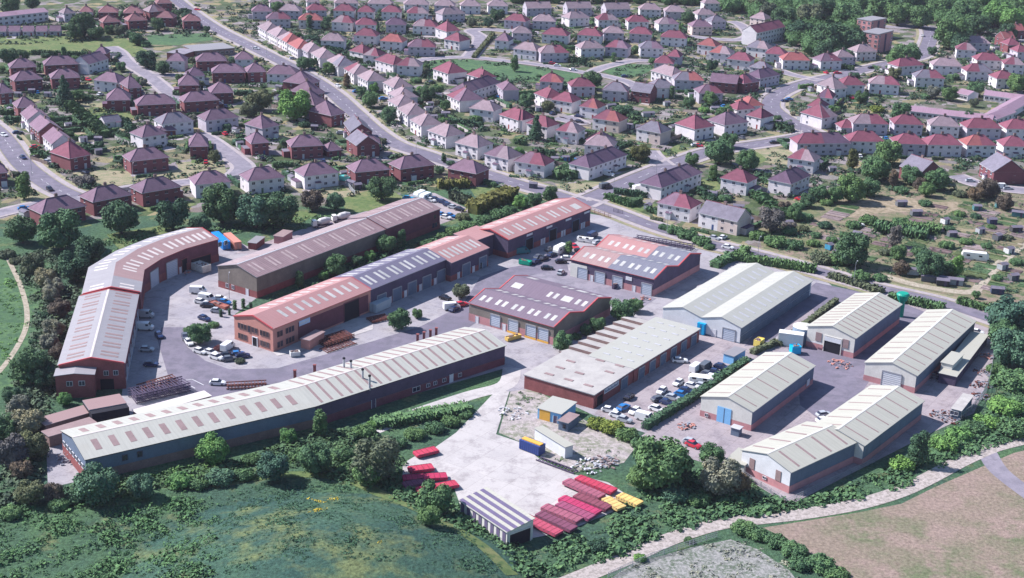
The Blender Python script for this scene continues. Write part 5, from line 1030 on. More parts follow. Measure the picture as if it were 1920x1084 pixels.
for a, c, h, wd, k in [((1137, 372), (1182, 388), 2.2, 3, 'g'), ((1150, 363), (1215, 370), 2.2, 2.6, 'd'), ((1182, 388), (1200, 380), 2.4, 2.6, 'd'), ((820, 352), (880, 350), 3, 4, 'y'), ((885, 402), (960, 372), 4.5, 5, 'y'), ((845, 372), (880, 385), 3, 3, 'o'),
    ((1340, 503), (1372, 485), 2.4, 3, 'g'), ((1375, 486), (1530, 512), 2.6, 3, 'g'), ((1372, 490), (1400, 472), 2.2, 2.5, 'g'), ((1460, 650), (1568, 566), 1.4, 1.6, 'o'), ((1410, 665), (1458, 645), 1.6, 1.6, 'o'), ((1555, 520), (1655, 552), 1.8, 3, 'o'), ((1665, 560), (1770, 582), 2, 3.5, 'g'), ((1795, 568), (1860, 585), 2, 3, 'g'),
    ((1040, 335), (1090, 330), 3, 4, 'd'), ((1078, 335), (1060, 320), 2.6, 3, 'd'), ((1180, 298), (1215, 305), 2.2, 3, 'd'), ((1170, 290), (1185, 300), 2, 3, 'd'), ((1310, 360), (1340, 385), 2.4, 3, 'd'), ((1415, 370), (1480, 410), 2.8, 4, 'g'), ((1340, 335), (1370, 350), 2, 3, 'd'),
    ((130, 200), (200, 258), 3, 4, 'd'), ((95, 228), (160, 225), 2, 2.4, 'd'), ((105, 238), (165, 235), 2, 2.4, 'd'), ((0, 215), (28, 214), 2.4, 3, 'd'), ((8, 228), (38, 228), 2.4, 3, 'd'), ((205, 255), (250, 262), 2.2, 3, 'd'), ((232, 230), (250, 250), 2.4, 3, 'd'), ((62, 290), (100, 300), 2.2, 3, 'd'), ((155, 278), (180, 284), 2.2, 3, 'd'),
    ((510, 313), (550, 311), 2, 3, 'd'), ((900, 340), (930, 352), 1.6, 2, 'g'), ((325, 178), (350, 180), 2, 2.6, 'd'), ((438, 178), (475, 177), 2.2, 3, 'd'), ((575, 88), (640, 100), 2.4, 4, 'd'), ((640, 110), (700, 122), 2.4, 4, 'd'), ((820, 152), (880, 156), 2.4, 3, 'd'), ((888, 110), (925, 65), 1.8, 2, 'o'), ((1035, 80), (1065, 95), 2, 3, 'd'), ((1065, 115), (1095, 120), 2.6, 5, 'd'),
    ((1175, 225), (1202, 228), 2.4, 4, 'd'), ((1560, 125), (1600, 132), 2.2, 3, 'd'), ((1445, 238), (1485, 248), 2.6, 4, 'd'), ((1575, 240), (1610, 248), 2, 3, 'd'), ((1780, 150), (1812, 145), 2.4, 4, 'd'), ((1730, 215), (1800, 225), 2, 3, 'd'), ((1000, 285), (1040, 292), 2, 3, 'd'), ((965, 268), (985, 272), 2, 3, 'd'), ((840, 230), (905, 238), 2, 3, 'd'), ((775, 200), (800, 205), 2, 2.4, 'y'),
    ((1040, 262), (1100, 270), 2, 2.4, 'd'), ((1215, 395), (1240, 405), 1.8, 2, 'd'), ((1640, 430), (1740, 445), 2.6, 8, 'g'), ((1690, 425), (1765, 435), 2, 6, 'g'), ((250, 76), (275, 88), 3, 4, 'd'), ((340, 25), (355, 28), 3, 4, 'd'), ((60, 102), (200, 106), 2.2, 3, 'd'), ((700, 800), (880, 770), 2.0, 4, 'g')]:
    hedge(a, c, h, wd, k)
gr = random.Random(3)
UH = {}
def uhedge(W_, Dp, sides, h, t, col_):
    """one continuous garden hedge round the back plot: list of runs in house coordinates"""
    V, F = [], []; rng = np.random.default_rng(int(W_*7+Dp*3+len(sides)))
    runs = dict(l=((-W_/2, 0), (-W_/2, Dp)), r=((W_/2, 0), (W_/2, Dp)), b=((-W_/2, Dp), (W_/2, Dp)))
    for s_ in sides:
        (x0, y0), (x1, y1) = runs[s_]; L = math.hypot(x1-x0, y1-y0); ux, uy = (x1-x0)/L, (y1-y0)/L; n = int(L*12)
        b0 = sum(len(v) for v in V); hw = t*.42
        V.append(np.array([(x0+ux*L*a+(-uy)*hw*c, y0+uy*L*a+ux*hw*c, z) for z in (0, h*.9) for a, c in ((0, -1), (1, -1), (1, 1), (0, 1))]))
        F += [(b0+4, b0+5, b0+6, b0+7), (b0, b0+1, b0+5, b0+4), (b0+1, b0+2, b0+6, b0+5), (b0+2, b0+3, b0+7, b0+6), (b0+3, b0, b0+4, b0+7)]
        u = rng.uniform(0, L, n); k = rng.uniform(-1, 1, n); sd_ = rng.integers(0, 3, n)
        off = np.where(sd_ == 0, k*t/2, np.where(sd_ == 1, -t/2, t/2)); z = np.where(sd_ == 0, h, (k+1)/2*h)*(1+.12*np.sin(u*1.7))
        nor = np.stack([np.where(sd_ == 0, 0, -uy*np.sign(off)), np.where(sd_ == 0, 0, ux*np.sign(off)), np.where(sd_ == 0, 1., .3)], 1)
        quads(rng, np.stack([x0+ux*u-uy*off, y0+uy*u+ux*off, z], 1), nor, .30, V, F, .5)
    me = bpy.data.meshes.new('garden_hedge'); me.from_pydata(np.concatenate(V).tolist(), [], F); me.materials.append(MT['leaf']); me.update(); return me
PATCH = {k: MB() for k in ('lawn', 'green', 'dry', 'concrete', 'pavement', 'drydirt', 'moss')}
UV_ = [uhedge(W_, 13, sd_, h_, t_, None) for W_, sd_, h_, t_ in ((14, 'lbr', 1.6, 1.3), (14, 'lb', 1.9, 1.5), (14, 'br', 1.5, 1.2), (14, 'l', 2.0, 1.6), (14, 'r', 1.7, 1.4), (14, 'b', 2.1, 1.8))]
ng = 0
RDP = [[P(*q) for q in pts] for _, pts, _, _ in ROADS]
def onroad(p, m=9):
    for pl in RDP:
        for a, c in zip(pl, pl[1:]):
            d = c-a; t_ = max(0, min(1, (p-a).dot(d)/d.dot(d)))
            if (a+d*t_-p).length < m: return True
    return False
def clear(p, m=5.5): return not onroad(p, m+3) and all((h['c']-p).length > m+h['L']*.3 for h in HOUSES)
for i, H_ in enumerate(HOUSES):
    o, ax = H_['out'], Vector((math.cos(H_['yaw']), math.sin(H_['yaw']), 0))
    nm_ = f"{ordw(H_['idx'])} house, {H_['row']}"
    W_ = H_['L']
    for q in range(gr.choice((4, 5, 6))):                       # beds, patios, lawns
        back = gr.random() < .7; u0 = gr.uniform(-W_/2-3, W_/2-3); uw = gr.uniform(3, 8); v0 = gr.uniform(0, 9) if back else gr.uniform(0, 3); vw = gr.uniform(2.5, 7)
        sgn = -1 if back else 1; base = H_['c'] + o*sgn*(H_['D']/2+.4)
        pp = [base+ax*(u0+a*uw)+o*sgn*(v0+c*vw) for a, c in ((0, 0), (1, 0), (1, 1), (0, 1))]
        if onroad(pp[2], 5.5) or onroad(pp[3], 5.5): continue
        ar = sum(pp[a].x*pp[(a+1) % 4].y-pp[(a+1) % 4].x*pp[a].y for a in range(4)); pp = pp if ar > 0 else pp[::-1]
        z = gr.uniform(.025, .10); m_ = gr.choice(['lawn', 'lawn', 'green', 'dry', 'concrete', 'concrete', 'pavement', 'pavement', 'drydirt', 'moss', 'moss'])
        PATCH[m_].face([(p.x, p.y, z) for p in pp])
    if H_['c'].y > 930: continue
    if H_['D'] <= 10.5 and gr.random() < .75:
        a = H_['c'] + o*(H_['D']/2+5.5) - ax*(W_/2); c = a + ax*W_*gr.uniform(.35, .5)
        if not onroad((a+c)/2, 5): hedge(a, c, gr.uniform(.9, 1.4), .9, gr.choice('dgo'), look=f'low front hedge, {nm_}', world=True, place=None, group='front garden hedges')
    bk = H_['c'] - o*(H_['D']/2+1)
    if clear(bk-o*7, 4):
        g_ = part('garden_hedge', UV_[gr.randrange(6)], None, bk, (0, 0, math.atan2(-o.y, -o.x)-math.pi/2), (max(.7, W_/14), gr.uniform(.8, 1.1), gr.uniform(.8, 1.3)), color=GC[gr.choice('ddgb')])
        reg(g_, f'dark back-garden hedge, {nm_}', 'hedge', None, 'back garden hedges')
    for q in range(2):
        s = gr.choice((-1, 1)); p = H_['c'] - o*(H_['D']/2+gr.uniform(3, 13)) + ax*s*gr.uniform(1, W_/2+3)
        if not clear(p, 1.5): continue
        r_ = gr.uniform(1.2, 2.9); kd = ('bush' if gr.random() < .45 else 'round') if q else gr.choice(['bush', 'round', 'round']); cc = gr.choice('dddgGobp')
        me = CROWN[kd, gr.randrange(3)]
        if kd == 'bush':
            t = part('shrub', me, None, (p.x, p.y, 0), (0, 0, i), (r_, r_, r_*1.1), color=GC[cc]); reg(t, f'{GN[cc]} back-garden shrub, {nm_}', 'shrub', None, 'back garden shrubs')
        else:
            t = thing('garden_tree', (p.x, p.y, 0), i); part('crown', me, t, scale=(r_*.95,)*3, color=GC[cc]); part('trunk', TRUNK, t, scale=(r_*.8,)*3)
            reg(t, f'{GN[cc]} back-garden tree, {nm_}', 'tree', None, 'back garden trees')
FM = {}
for W_ in (12, 16):
    for v_ in (0, 1):
        b = MB(); runs = [((-W_/2, 0), (-W_/2, 12)), ((-W_/2, 12), (W_/2, 12))] if v_ == 0 else [((W_/2, 0), (W_/2, 12)), ((0, 0), (0, 12))]
        for (x0, y0), (x1, y1) in runs:
            L = math.hypot(x1-x0, y1-y0); b.box(((x0+x1)/2, (y0+y1)/2, .05), (L, .06, 1.5), rz=math.atan2(y1-y0, x1-x0))
            for q in range(int(L/2)+1): b.box((x0+(x1-x0)*q*2/L, y0+(y1-y0)*q*2/L, 0), (.12, .12, 1.7))
        FM[W_, v_] = b.mesh('garden_fence', [MT['mattobj']])
for i, H_ in enumerate(HOUSES):
    if H_['c'].y > 930 or gr.random() < .12: continue
    o = H_['out']; bk = H_['c'] - o*(H_['D']/2+.6); ax = Vector((math.cos(H_['yaw']), math.sin(H_['yaw']), 0)); nm_ = f"{ordw(H_['idx'])} house, {H_['row']}"
    if clear(bk-o*6, 3.5):
        f_ = part('garden_fence', FM[12 if H_['L'] < 14 else 16, gr.randrange(2)], None, bk, (0, 0, math.atan2(-o.y, -o.x)-math.pi/2), color=gr.choice([(.30, .24, .22), (.42, .38, .38), (.20, .15, .13), (.5, .47, .46)]))
        reg(f_, f'back-garden fence, {nm_}', 'fence', None, 'back garden fences')
for k_, b in PATCH.items():
    o = part({'lawn': 'garden_lawns', 'green': 'garden_grass', 'dry': 'dry_garden_lawns', 'concrete': 'garden_patios', 'pavement': 'garden_paving', 'drydirt': 'bare_garden_ground', 'moss': 'planted_garden_ground'}[k_], b.mesh('garden_patch', [MT[k_]])); o['kind'] = 'structure'
# ---- stuff: undergrowth, distant wood
def inpoly(x, y, pl):
    c = False
    for i in range(len(pl)):
        x1, y1 = pl[i]; x2, y2 = pl[i-1]
        if (y1 > y) != (y2 > y) and x < (x2-x1)*(y-y1)/(y2-y1)+x1: c = not c
    return c
def scatter(name, polys, dens, size, hgt_, color, seed, look, mat_='leaf', per=13, clump=.5):
    rng = np.random.default_rng(seed); V, F = [], []; PP = []; NN = []; SS = []
    for pl in polys:
        w_ = [P(*p) for p in pl]; w_ = [(p.x, p.y) for p in w_]; xs, ys = [p[0] for p in w_], [p[1] for p in w_]
        A = (max(xs)-min(xs))*(max(ys)-min(ys)); n = int(A*dens)
        X = rng.uniform(min(xs), max(xs), n); Y = rng.uniform(min(ys), max(ys), n); lump = .5+.5*np.sin(X*.35+1.3*np.sin(Y*.21))*np.cos(Y*.29+np.sin(X*.17)*1.7)
        for x, y, lu in zip(X, Y, lump):
            if lu < rng.uniform(0, .75) or not inpoly(x, y, w_): continue
            s = size*rng.uniform(.5, 1.3)*(.6+.8*lu); z = hz(x, y)
            d = sphere_pts(rng, per); d[:, 2] = np.abs(d[:, 2])
            PP.append(np.array([x, y, z])+d*[s, s, s*hgt_]); NN.append(d); SS.append(np.full(per, s*clump*.68))
    pos, nor, sz = np.concatenate(PP), np.concatenate(NN), np.concatenate(SS)
    quads(rng, pos, nor, sz, V, F, .45)
    me = bpy.data.meshes.new(name); me.from_pydata(np.concatenate(V).tolist(), [], F); me.materials.append(MT[mat_]); me.update()
    o = part(name, me, color=color); o['kind'] = 'stuff'; o['label'] = look; o['category'] = 'undergrowth'; return o
scatter('undergrowth', [[(420, 1120), (400, 1000), (430, 930), (520, 900), (640, 905), (760, 950), (870, 1010), (960, 1100)]], 1.8, .34, .6, (.05, .115, .08), 5, 'low bluish green grass tufts over the hillock', clump=.5)
scatter('brambles', [[(-40, 1120), (-40, 955), (120, 945), (250, 925), (330, 920), (420, 940), (400, 1000), (420, 1120)]], .85, .85, .8, (.085, .17, .075), 6, 'lighter green brambles filling the bottom left corner', clump=.4)
scatter('undergrowth', [[(130, 930), (300, 912), (430, 893), (520, 882), (620, 880), (700, 895), (720, 880), (600, 850), (420, 865), (200, 900)]], 1.4, .7, .9, (.085, .17, .07), 7, 'bright green bushes along the top of the worn path', clump=.45)
scatter('undergrowth', [[(640, 900), (760, 915), (860, 945), (880, 985), (1000, 1035), (1130, 990), (1200, 930), (1270, 880), (1390, 895), (1480, 945), (1560, 925), (1740, 850), (1800, 812), (1850, 780), (1860, 700), (1930, 700), (1930, 815), (1800, 858), (1680, 918), (1590, 942), (1430, 965), (1340, 975), (1250, 1003), (1170, 1040), (1080, 1075), (980, 1090), (900, 1030), (800, 975), (720, 930)]], 1.0, 1.05, .8, (.075, .145, .075), 8, 'dense green scrub between the storage yard and the stony track', clump=.5)
scatter('undergrowth', [[(100, 930), (160, 905), (420, 875), (600, 800), (700, 815), (760, 870), (750, 912), (640, 900), (560, 890), (420, 900), (300, 920), (120, 945)]], .9, 1.05, .9, GC['d'], 9, 'dark green scrub along the foot of the long shed', clump=.5)
scatter('undergrowth', [[(25, 480), (80, 470), (130, 500), (150, 560), (120, 680), (100, 770), (70, 930), (-20, 960), (-20, 860), (30, 700), (66, 600)]], .9, 1.1, 1.0, (.09, .125, .08), 10, 'olive scrub belt beside the curved footpath on the left', clump=.5)
scatter('undergrowth', [[(200, 440), (330, 425), (400, 425), (620, 402), (640, 412), (560, 432), (430, 440), (330, 430), (270, 460), (200, 480)]], .35, 1.0, .7, GC['g'], 12, 'green scrub under the big trees above the brown-roofed block', clump=.45)
scatter('undergrowth', [[(490, 560), (700, 480), (840, 440), (960, 385), (1020, 372), (960, 410), (820, 468), (640, 520), (520, 570)]], .6, 1.1, .9, GC['g'], 13, 'green scrub strip between the brown shed and the workshop row', clump=.5)
scatter('undergrowth', [[(1400, 440), (1450, 400), (1540, 425), (1620, 415), (1760, 430), (1700, 520), (1640, 530), (1480, 480)], [(1700, 400), (1960, 360), (1960, 560), (1850, 545), (1720, 500)], [(1560, 340), (1720, 325), (1800, 350), (1770, 370), (1600, 370)]], .5, .55, .8, (.06, .115, .07), 14, 'green and olive growth among the allotment plots', clump=.5)
scatter('gravel_scrub', [[(1140, 1100), (1200, 1056), (1300, 1026), (1400, 1010), (1480, 1060), (1520, 1100)]], .5, .6, .5, (.24, .24, .20), 15, 'pale dry weeds on the gravel patch at the bottom', clump=.45)
scatter('meadow_grass', [[(-40, 490), (22, 500), (50, 570), (58, 600), (30, 680), (-40, 780)]], .35, .6, .5, GC['G'], 16, 'bright green tufted grass left of the footpath', clump=.5)
scatter('flowers', [[(575, 935), (635, 930), (640, 948), (600, 965), (578, 955)], [(575, 1000), (612, 975), (618, 982), (590, 1003)], [(705, 1050), (725, 1055), (722, 1080), (708, 1078)]], .9, .5, .5, (.55, .42, .05), 17, 'yellow flowering weeds on the hillock', clump=.4)
rng = np.random.default_rng(21); V, F = [], []; cnt = 0; PTS = []
EST = [(p.x, p.y) for p in (P(-60, 0), P(1980, 0), P(1980, 380), P(1560, 350), P(1440, 400), P(1330, 440), P(1160, 392), P(1000, 350), P(640, 372), P(-60, 400))]
HC = np.array([(h['c'].x, h['c'].y, h['L']/2) for h in HOUSES])
for k in range(26000):
    x, y = rng.uniform(-380, 420), rng.uniform(500, 1010)
    u, v_ = proj((x, y, 0))
    if not (-20 < u < 1940 and -10 < v_ < 372) or not inpoly(x, y, EST): continue
    p = Vector((x, y, 0)); dh = np.hypot(HC[:, 0]-x, HC[:, 1]-y)
    if (dh < 6.3).any() or (dh - HC[:, 2] < .5).any() or dh.min() > 32 or onroad(p, 7.5): continue
    s = rng.uniform(.6, 1.9); d = sphere_pts(rng, 26); d[:, 2] = np.abs(d[:, 2]); PTS.append((np.array([x, y, 0])+d*[s*rng.uniform(.8, 1.8), s, s], d, np.full(26, s*.34))); cnt += 1
    if cnt >= 5200: break
quads(rng, np.concatenate([q[0] for q in PTS]), np.concatenate([q[1] for q in PTS]), np.concatenate([q[2] for q in PTS]), V, F, .5)
me = bpy.data.meshes.new('garden_shrubbery'); me.from_pydata(np.concatenate(V).tolist(), [], F); me.materials.append(MT['leaf']); me.update()
o = part('garden_shrubbery', me, color=(.046, .085, .056)); o['kind'] = 'stuff'; o['label'] = 'countless small shrubs and growth in the gardens of the housing estate'; o['category'] = 'shrubbery'
# distant wood: one continuous canopy beyond the last houses
scatter('rough_scrub', [[(960, 738), (1000, 730), (1100, 790), (1085, 800), (1010, 770), (960, 790), (915, 805)], [(1060, 850), (1130, 840), (1180, 850), (1150, 880), (1080, 890), (1040, 868)]], .35, .55, .7, (.10, .15, .08), 18, 'patchy weeds over the rubble yard', clump=.45)
rng = np.random.default_rng(4); V, F = [], []
for k in range(420):
    x = rng.uniform(-420, 620); y0 = 1015 + .19*x if x > 0 else 1040+.05*x
    y = y0 + rng.uniform(18 if x < 120 else 0, 170); s = rng.uniform(6, 9.5); c = np.array([x, y, s*.8])
    n = 150; d = sphere_pts(rng, n); d[:, 2] = np.abs(d[:, 2])*1.0
    b0 = sum(len(v) for v in V); V.append(c+IV*s*.85*rng.uniform(.85, 1.1, (12, 1))); F += [tuple(b0+i for i in f) for f in IF]
    quads(rng, c+d*s*rng.uniform(.85, 1.08, (n, 1)), d, s*.10, V, F, .6)
for pl in ([(1330, 12), (1380, 30), (1450, 45), (1480, 85), (1530, 108), (1610, 105), (1625, 60), (1690, 46), (1735, 40), (1735, -8), (1330, -8)], [(1735, -8), (1745, 32), (1775, 60), (1790, 95), (1830, 60), (1860, 50), (1990, 62), (1990, -8)], [(960, -8), (960, 6), (1340, 10), (1340, -8)]):
    q_ = [P(*a) for a in pl]; q_ = [(a.x, a.y) for a in q_]; xs, ys = [a[0] for a in q_], [a[1] for a in q_]
    for k in range(int((max(xs)-min(xs))*(max(ys)-min(ys))/42)):
        x, y = rng.uniform(min(xs), max(xs)), rng.uniform(min(ys), max(ys))
        if not inpoly(x, y, q_) or onroad(Vector((x, y, 0)), 9) or any((h['c']-Vector((x, y, 0))).length < 11 for h in HOUSES): continue
        u, v_ = proj((x, y, 0))
        if 1600 < u < 1690 and 20 < v_ < 100: continue
        s = rng.uniform(3.4, 6.2); c = np.array([x, y, s*.75]); n = 260; d = sphere_pts(rng, n); d[:, 2] = np.abs(d[:, 2])
        b0 = sum(len(v) for v in V); V.append(c+IV*s*.88*rng.uniform(.85, 1.1, (12, 1))); F += [tuple(b0+i for i in f) for f in IF]
        quads(rng, c+d*s*rng.uniform(.85, 1.1, (n, 1)), d, s*.075, V, F, .6)
me = bpy.data.meshes.new('woodland'); me.from_pydata(np.concatenate(V).tolist(), [], F); me.materials.append(MT['leaf']); me.update()
o = part('woodland', me, color=(.058, .125, .065)); o['kind'] = 'stuff'; o['label'] = 'dark continuous wood beyond the last houses along the top'; o['category'] = 'wood'
# ================================================================ vehicles and yard things
def wheelmesh():
    b = MB(); b.tube((0, -.11, 0), (0, .11, 0), .32, n=10, mi=0); b.tube((0, -.12, 0), (0, .12, 0), .17, n=8, mi=1); return b.mesh('wheel', [MT['rubber'], MT['steel']])
WH = wheelmesh()
def loft(b, secs, mi=0):
    """secs: x, z0, z1, half width at z0, half width at z1"""
    for i in range(len(secs)-1):
        a, c = secs[i], secs[i+1]
        for s in (1, -1):
            f = [(a[0], s*a[3], a[1]), (c[0], s*c[3], c[1]), (c[0], s*c[4], c[2]), (a[0], s*a[4], a[2])]; b.face(f[::-1] if s > 0 else f, mi)
        b.face([(a[0], -a[4], a[2]), (c[0], -c[4], c[2]), (c[0], c[4], c[2]), (a[0], a[4], a[2])], mi)
        b.face([(a[0], a[3], a[1]), (c[0], c[3], c[1]), (c[0], -c[3], c[1]), (a[0], -a[3], a[1])], mi)
    a = secs[0]; b.face([(a[0], a[3], a[1]), (a[0], -a[3], a[1]), (a[0], -a[4], a[2]), (a[0], a[4], a[2])], mi)
    a = secs[-1]; b.face([(a[0], -a[3], a[1]), (a[0], a[3], a[1]), (a[0], a[4], a[2]), (a[0], -a[4], a[2])], mi)
b = MB(); loft(b, [(-2.15, .35, .75, .78, .74), (-1.9, .25, .92, .86, .82), (-1.2, .22, .96, .88, .84), (.9, .22, .95, .88, .84), (1.7, .24, .84, .86, .80), (2.12, .35, .66, .76, .70)]); CARB = b.mesh('car_body', [MT['gloss']])
b = MB(); loft(b, [(-1.75, .94, .96, .80, .78), (-1.35, .92, 1.36, .82, .64), (.25, .92, 1.38, .82, .64), (.98, .92, .96, .80, .78)]); CARG = b.mesh('car_windows', [MT['glass']])
b = MB(); loft(b, [(-1.32, 1.365, 1.43, .66, .62), (.22, 1.375, 1.45, .66, .62)]); CARR = b.mesh('car_roof', [MT['gloss']])
b = MB(); loft(b, [(-2.6, .35, 2.05, .95, .88), (-2.5, .3, 2.2, .97, .9), (1.2, .3, 2.2, .97, .9), (1.9, .3, 1.35, .97, .88), (2.55, .35, 1.0, .92, .84)]); VANB = b.mesh('van_body', [MT['gloss']])
b = MB(); b.face([(1.27, -.8, 2.1), (1.88, -.84, 1.42), (1.88, .84, 1.42), (1.27, .8, 2.1)][::-1]); b.face([(1.27, -.8, 2.1), (1.88, -.84, 1.42), (1.88, .84, 1.42), (1.27, .8, 2.1)])
for s in (-1, 1): b.box((.85, s*.955, 1.35), (.8, .05, .55))
VANG = b.mesh('van_windows', [MT['glass']]); VANG.transform(Matrix.Translation((.03, 0, .05)))
CARC = dict(w=(.70, .70, .70), s=(.38, .40, .43), k=(.015, .015, .02), b=(.02, .16, .42), n=(.02, .035, .10), r=(.50, .03, .05), g=(.10, .11, .13), t=(.04, .18, .20), c=(.02, .30, .50))
CARN = dict(w='white', s='silver', k='black', b='blue', n='navy', r='red', g='dark grey', t='dark teal', c='light blue')
def vehicle(px, py, yaw, c, kind='car', place='auto', look=None):
    p = P(px, py, .9); z = .09
    t = thing('parked_'+kind if kind in ('car', 'van') else kind, (p.x, p.y, z+.04), R(yaw))
    if kind == 'car':
        s = rnd.uniform(.93, 1.05); t.scale = (s, s, 1)
        part('body', CARB, t, color=CARC[c]); part('windows', CARG, t); part('roof', CARR, t, color=CARC[c]); wx, wy = 1.32, .80
    elif kind == 'van':
        part('body', VANB, t, color=CARC[c]); part('windows', VANG, t); wx, wy = 1.6, .88
    for x in (-wx, wx):
        for y in (-wy, wy): part('wheel', WH, t, (x, y, .3))
    reg(t, look or f'{CARN[c]} {"hatchback car" if kind == "car" else kind}', kind, place, 'parked vehicles'); return t
CARS = '''1157 777 -30 w;1171 785 -30 s;1169 762 50 b;1190 769 -125 w;1143 767 -20 w;1232 765 -35 w;1251 753 -35 n;1235 746 30 g;1262 744 -30 s;1279 738 -30 b;1288 731 -30 n;1241 731 -120 w;1272 716 -125 w;1298 722 -30 w;1342 696 -30 n;1353 686 -30 n;1337 706 -30 w;1328 700 -30 g;1180 742 60 k;1317 722 -30 s;
377 564 -20 w;389 571 0 k;407 581 -10 s;383 595 -35 n;347 630 -70 g;354 640 -60 w;375 657 -30 w;395 659 -30 w;406 668 -30 w;427 664 20 k;446 662 20 b;455 665 20 n;430 671 20 g;421 565 -20 b;413 558 0 w;298 627 -60 n;275 653 0 s;283 681 0 n;
1004 489 57 n;1020 483 57 k;1034 476 57 n;1010 480 57 g;1052 489 10 k;1026 501 5 k;1064 483 0 w;1077 461 -60 r;1121 453 40 s;1052 509 70 s;1085 470 -60 k;865 569 30 r;835 557 -30 k;852 578 57 n;
765 370 0 c;808 374 -30 w;816 372 -30 n;830 377 -30 n;841 383 -30 n;862 391 -30 k;850 387 -30 s;828 401 -30 b;845 403 -30 b;836 406 -30 w;
43 294 -50 n;93 353 -55 k;45 389 25 b;7 252 -40 w;66 274 30 r;90 302 -20 s;102 309 -20 k;540 324 10 s;165 148 -40 r;1634 126 30 k;1480 185 25 b;1472 188 25 n;1290 68 0 k;1452 266 10 k;1400 130 0 s;885 86 -70 k;634 160 -45 w;604 265 10 w;710 278 -55 k;1140 350 35 k;1305 271 10 w;1303 332 0 s;830 210 10 w;1035 118 -10 r;1045 122 -10 w;1075 130 -10 w;1172 142 5 n;1085 217 -20 n;1086 227 -40 k;1305 402 10 s;1300 832 -40 r;1296 827 -30 s;1832 621 -30 w;1545 786 20 w;1545 775 20 s;1275 674 0 w;480 90 -20 w;370 17 -30 r;1120 52 0 r;1178 28 0 r;1571 136 0 r;408 716 0 w;1340 445 -40 s;1310 452 -40 k;1365 462 -30 w;1377 410 20 r;1030 465 57 g;986 525 57 s;1610 420 0 w;1310 272 -20 r;505 253 0 g;640 248 5 s;1890 352 5 s;1845 343 0 w;1820 338 0 s;1730 66 70 w;1668 62 0 s'''
for ln in CARS.replace('\n', '').split(';'):
    a = ln.split()
    if a: vehicle(float(a[0]), float(a[1]), float(a[2]), a[3])
for px, py, y, c in [(1305, 690, 57, 'w'), (1323, 687, 57, 'g'), (1210, 783, -30, 'w'), (388, 559, -20, 'w'), (427, 650, 70, 'w'), (271, 613, 0, 'w'), (847, 575, 20, 'w'), (980, 471, 20, 't'), (1140, 326, -30, 'w'), (1111, 441, 57, 'n'), (272, 590, 0, 's'), (1197, 353, 40, 'w'), (1135, 349, 35, 'g'), (1878, 350, 0, 'w'), (372, 545, 0, 'w'), (300, 505, -40, 's')]:
    vehicle(px, py, y, c, 'van')
def bx(name, look, cat, px, py, yaw, dims, m='obj', color=None, extra=None, group=None, place='auto', z=.1):
    """small yard thing made of a shaped shell plus named extra parts"""
    p = P(px, py, dims[2]/2); t = thing(name, (p.x, p.y, z), R(yaw)); b = MB(); x, y, h = dims
    b.box((0, 0, .12), (x, y, h-.12), mi=0)
    nm = 'body'
    part(nm, b.mesh(nm, [MT[m]]), t, color=color)
    if extra == 'container':
        b = MB()
        for k in range(int(x/.6)): 
            for s in (-1, 1): b.box((-x/2+.3+k*.6, s*(y/2+.02), .2), (.22, .06, h-.35))
        part('side_ribs', b.mesh('ribs', [MT[m]]), t, color=color); b = MB()
        for s in (-1, 1): b.box((-x/2-.05, s*y*.25, .2), (.08, y*.46, h-.35)); b.box((-x/2-.12, s*.15, .3), (.05, .05, h-.5), mi=1)
        part('doors', b.mesh('doors', [MT[m], MT['steel']]), t, color=color)
        b = MB(); b.box((0, 0, h), (x+.1, y+.1, .1)); part('top', b.mesh('top', [MT[m]]), t, color=color)
    if extra == 'caravan':
        b = MB(); loft(b, [(-x/2, .9, 1.6, y*.46, y*.42), (-x/2+.5, .5, h+.05, y*.52, y*.47), (x/2-.8, .5, h+.1, y*.52, y*.47), (x/2+.1, .9, 1.7, y*.46, y*.42)]); part('shell', b.mesh('shell', [MT['gloss']]), t, color=color)
        b = MB()
        for xx in (-x*.25, x*.2):
            for s in (-1, 1): b.box((xx, s*(y*.51), 1.4), (1.1, .06, .55))
        part('windows', b.mesh('windows', [MT['glass']]), t); t.children[0].scale = (.9, .9, .5)
        for s in (-1, 1): part('wheel', WH, t, (0, s*y*.45, .32))
        b = MB(); b.box((x/2+.5, 0, .4), (1.3, .12, .1)); part('tow_bar', b.mesh('tow_bar', [MT['steel']]), t)
    if extra == 'shed':
        b = MB(); hh = y*.22
        for s in (1, -1):
            f = [(-x/2-.15, s*(y/2+.2), h-.05), (x/2+.15, s*(y/2+.2), h-.05), (x/2+.15, 0, h+hh), (-x/2-.15, 0, h+hh)]; b.face(f[::-1] if s > 0 else f)
        for s in (-1, 1): b.face([(s*x/2, -y/2, h-.1), (s*x/2, y/2, h-.1), (s*x/2, 0, h+hh-.06)], 1)
        part('roof', b.mesh('shed_roof', [MT['asphalt'], MT['brickbrown']]), t)
        b = MB(); b.box((x*.2, -y/2-.04, .1), (.75, .08, 1.8)); part('door', b.mesh('shed_door', [MT['clad_dark']]), t)
    if extra == 'skip':
        t.children[0].hide_render = False
        b = MB()
        for s in (-1, 1): b.box((0, s*(y/2), .3), (x*.9, .1, h-.1)); b.box((s*(x/2), 0, .3), (.1, y, h-.1))
        part('rim', b.mesh('rim', [MT[m]]), t, color=color)
        b = MB()
        for k in range(7): b.box((rnd.uniform(-x*.35, x*.35), rnd.uniform(-y*.3, y*.3), h-.05), (rnd.uniform(.3, .9), rnd.uniform(.3, .7), rnd.uniform(.15, .5)), rz=rnd.random()*3)
        part('load', b.mesh('load', [MT['brickbrown']]), t)
    reg(t, look, cat, place, group); return t
bx('shipping_container', 'bright blue container with purple end, beside the bent brown-roofed block', 'container', 414, 452, 120, (12, 2.6, 2.7), color=(.01, .22, .62), extra='container', place=None)
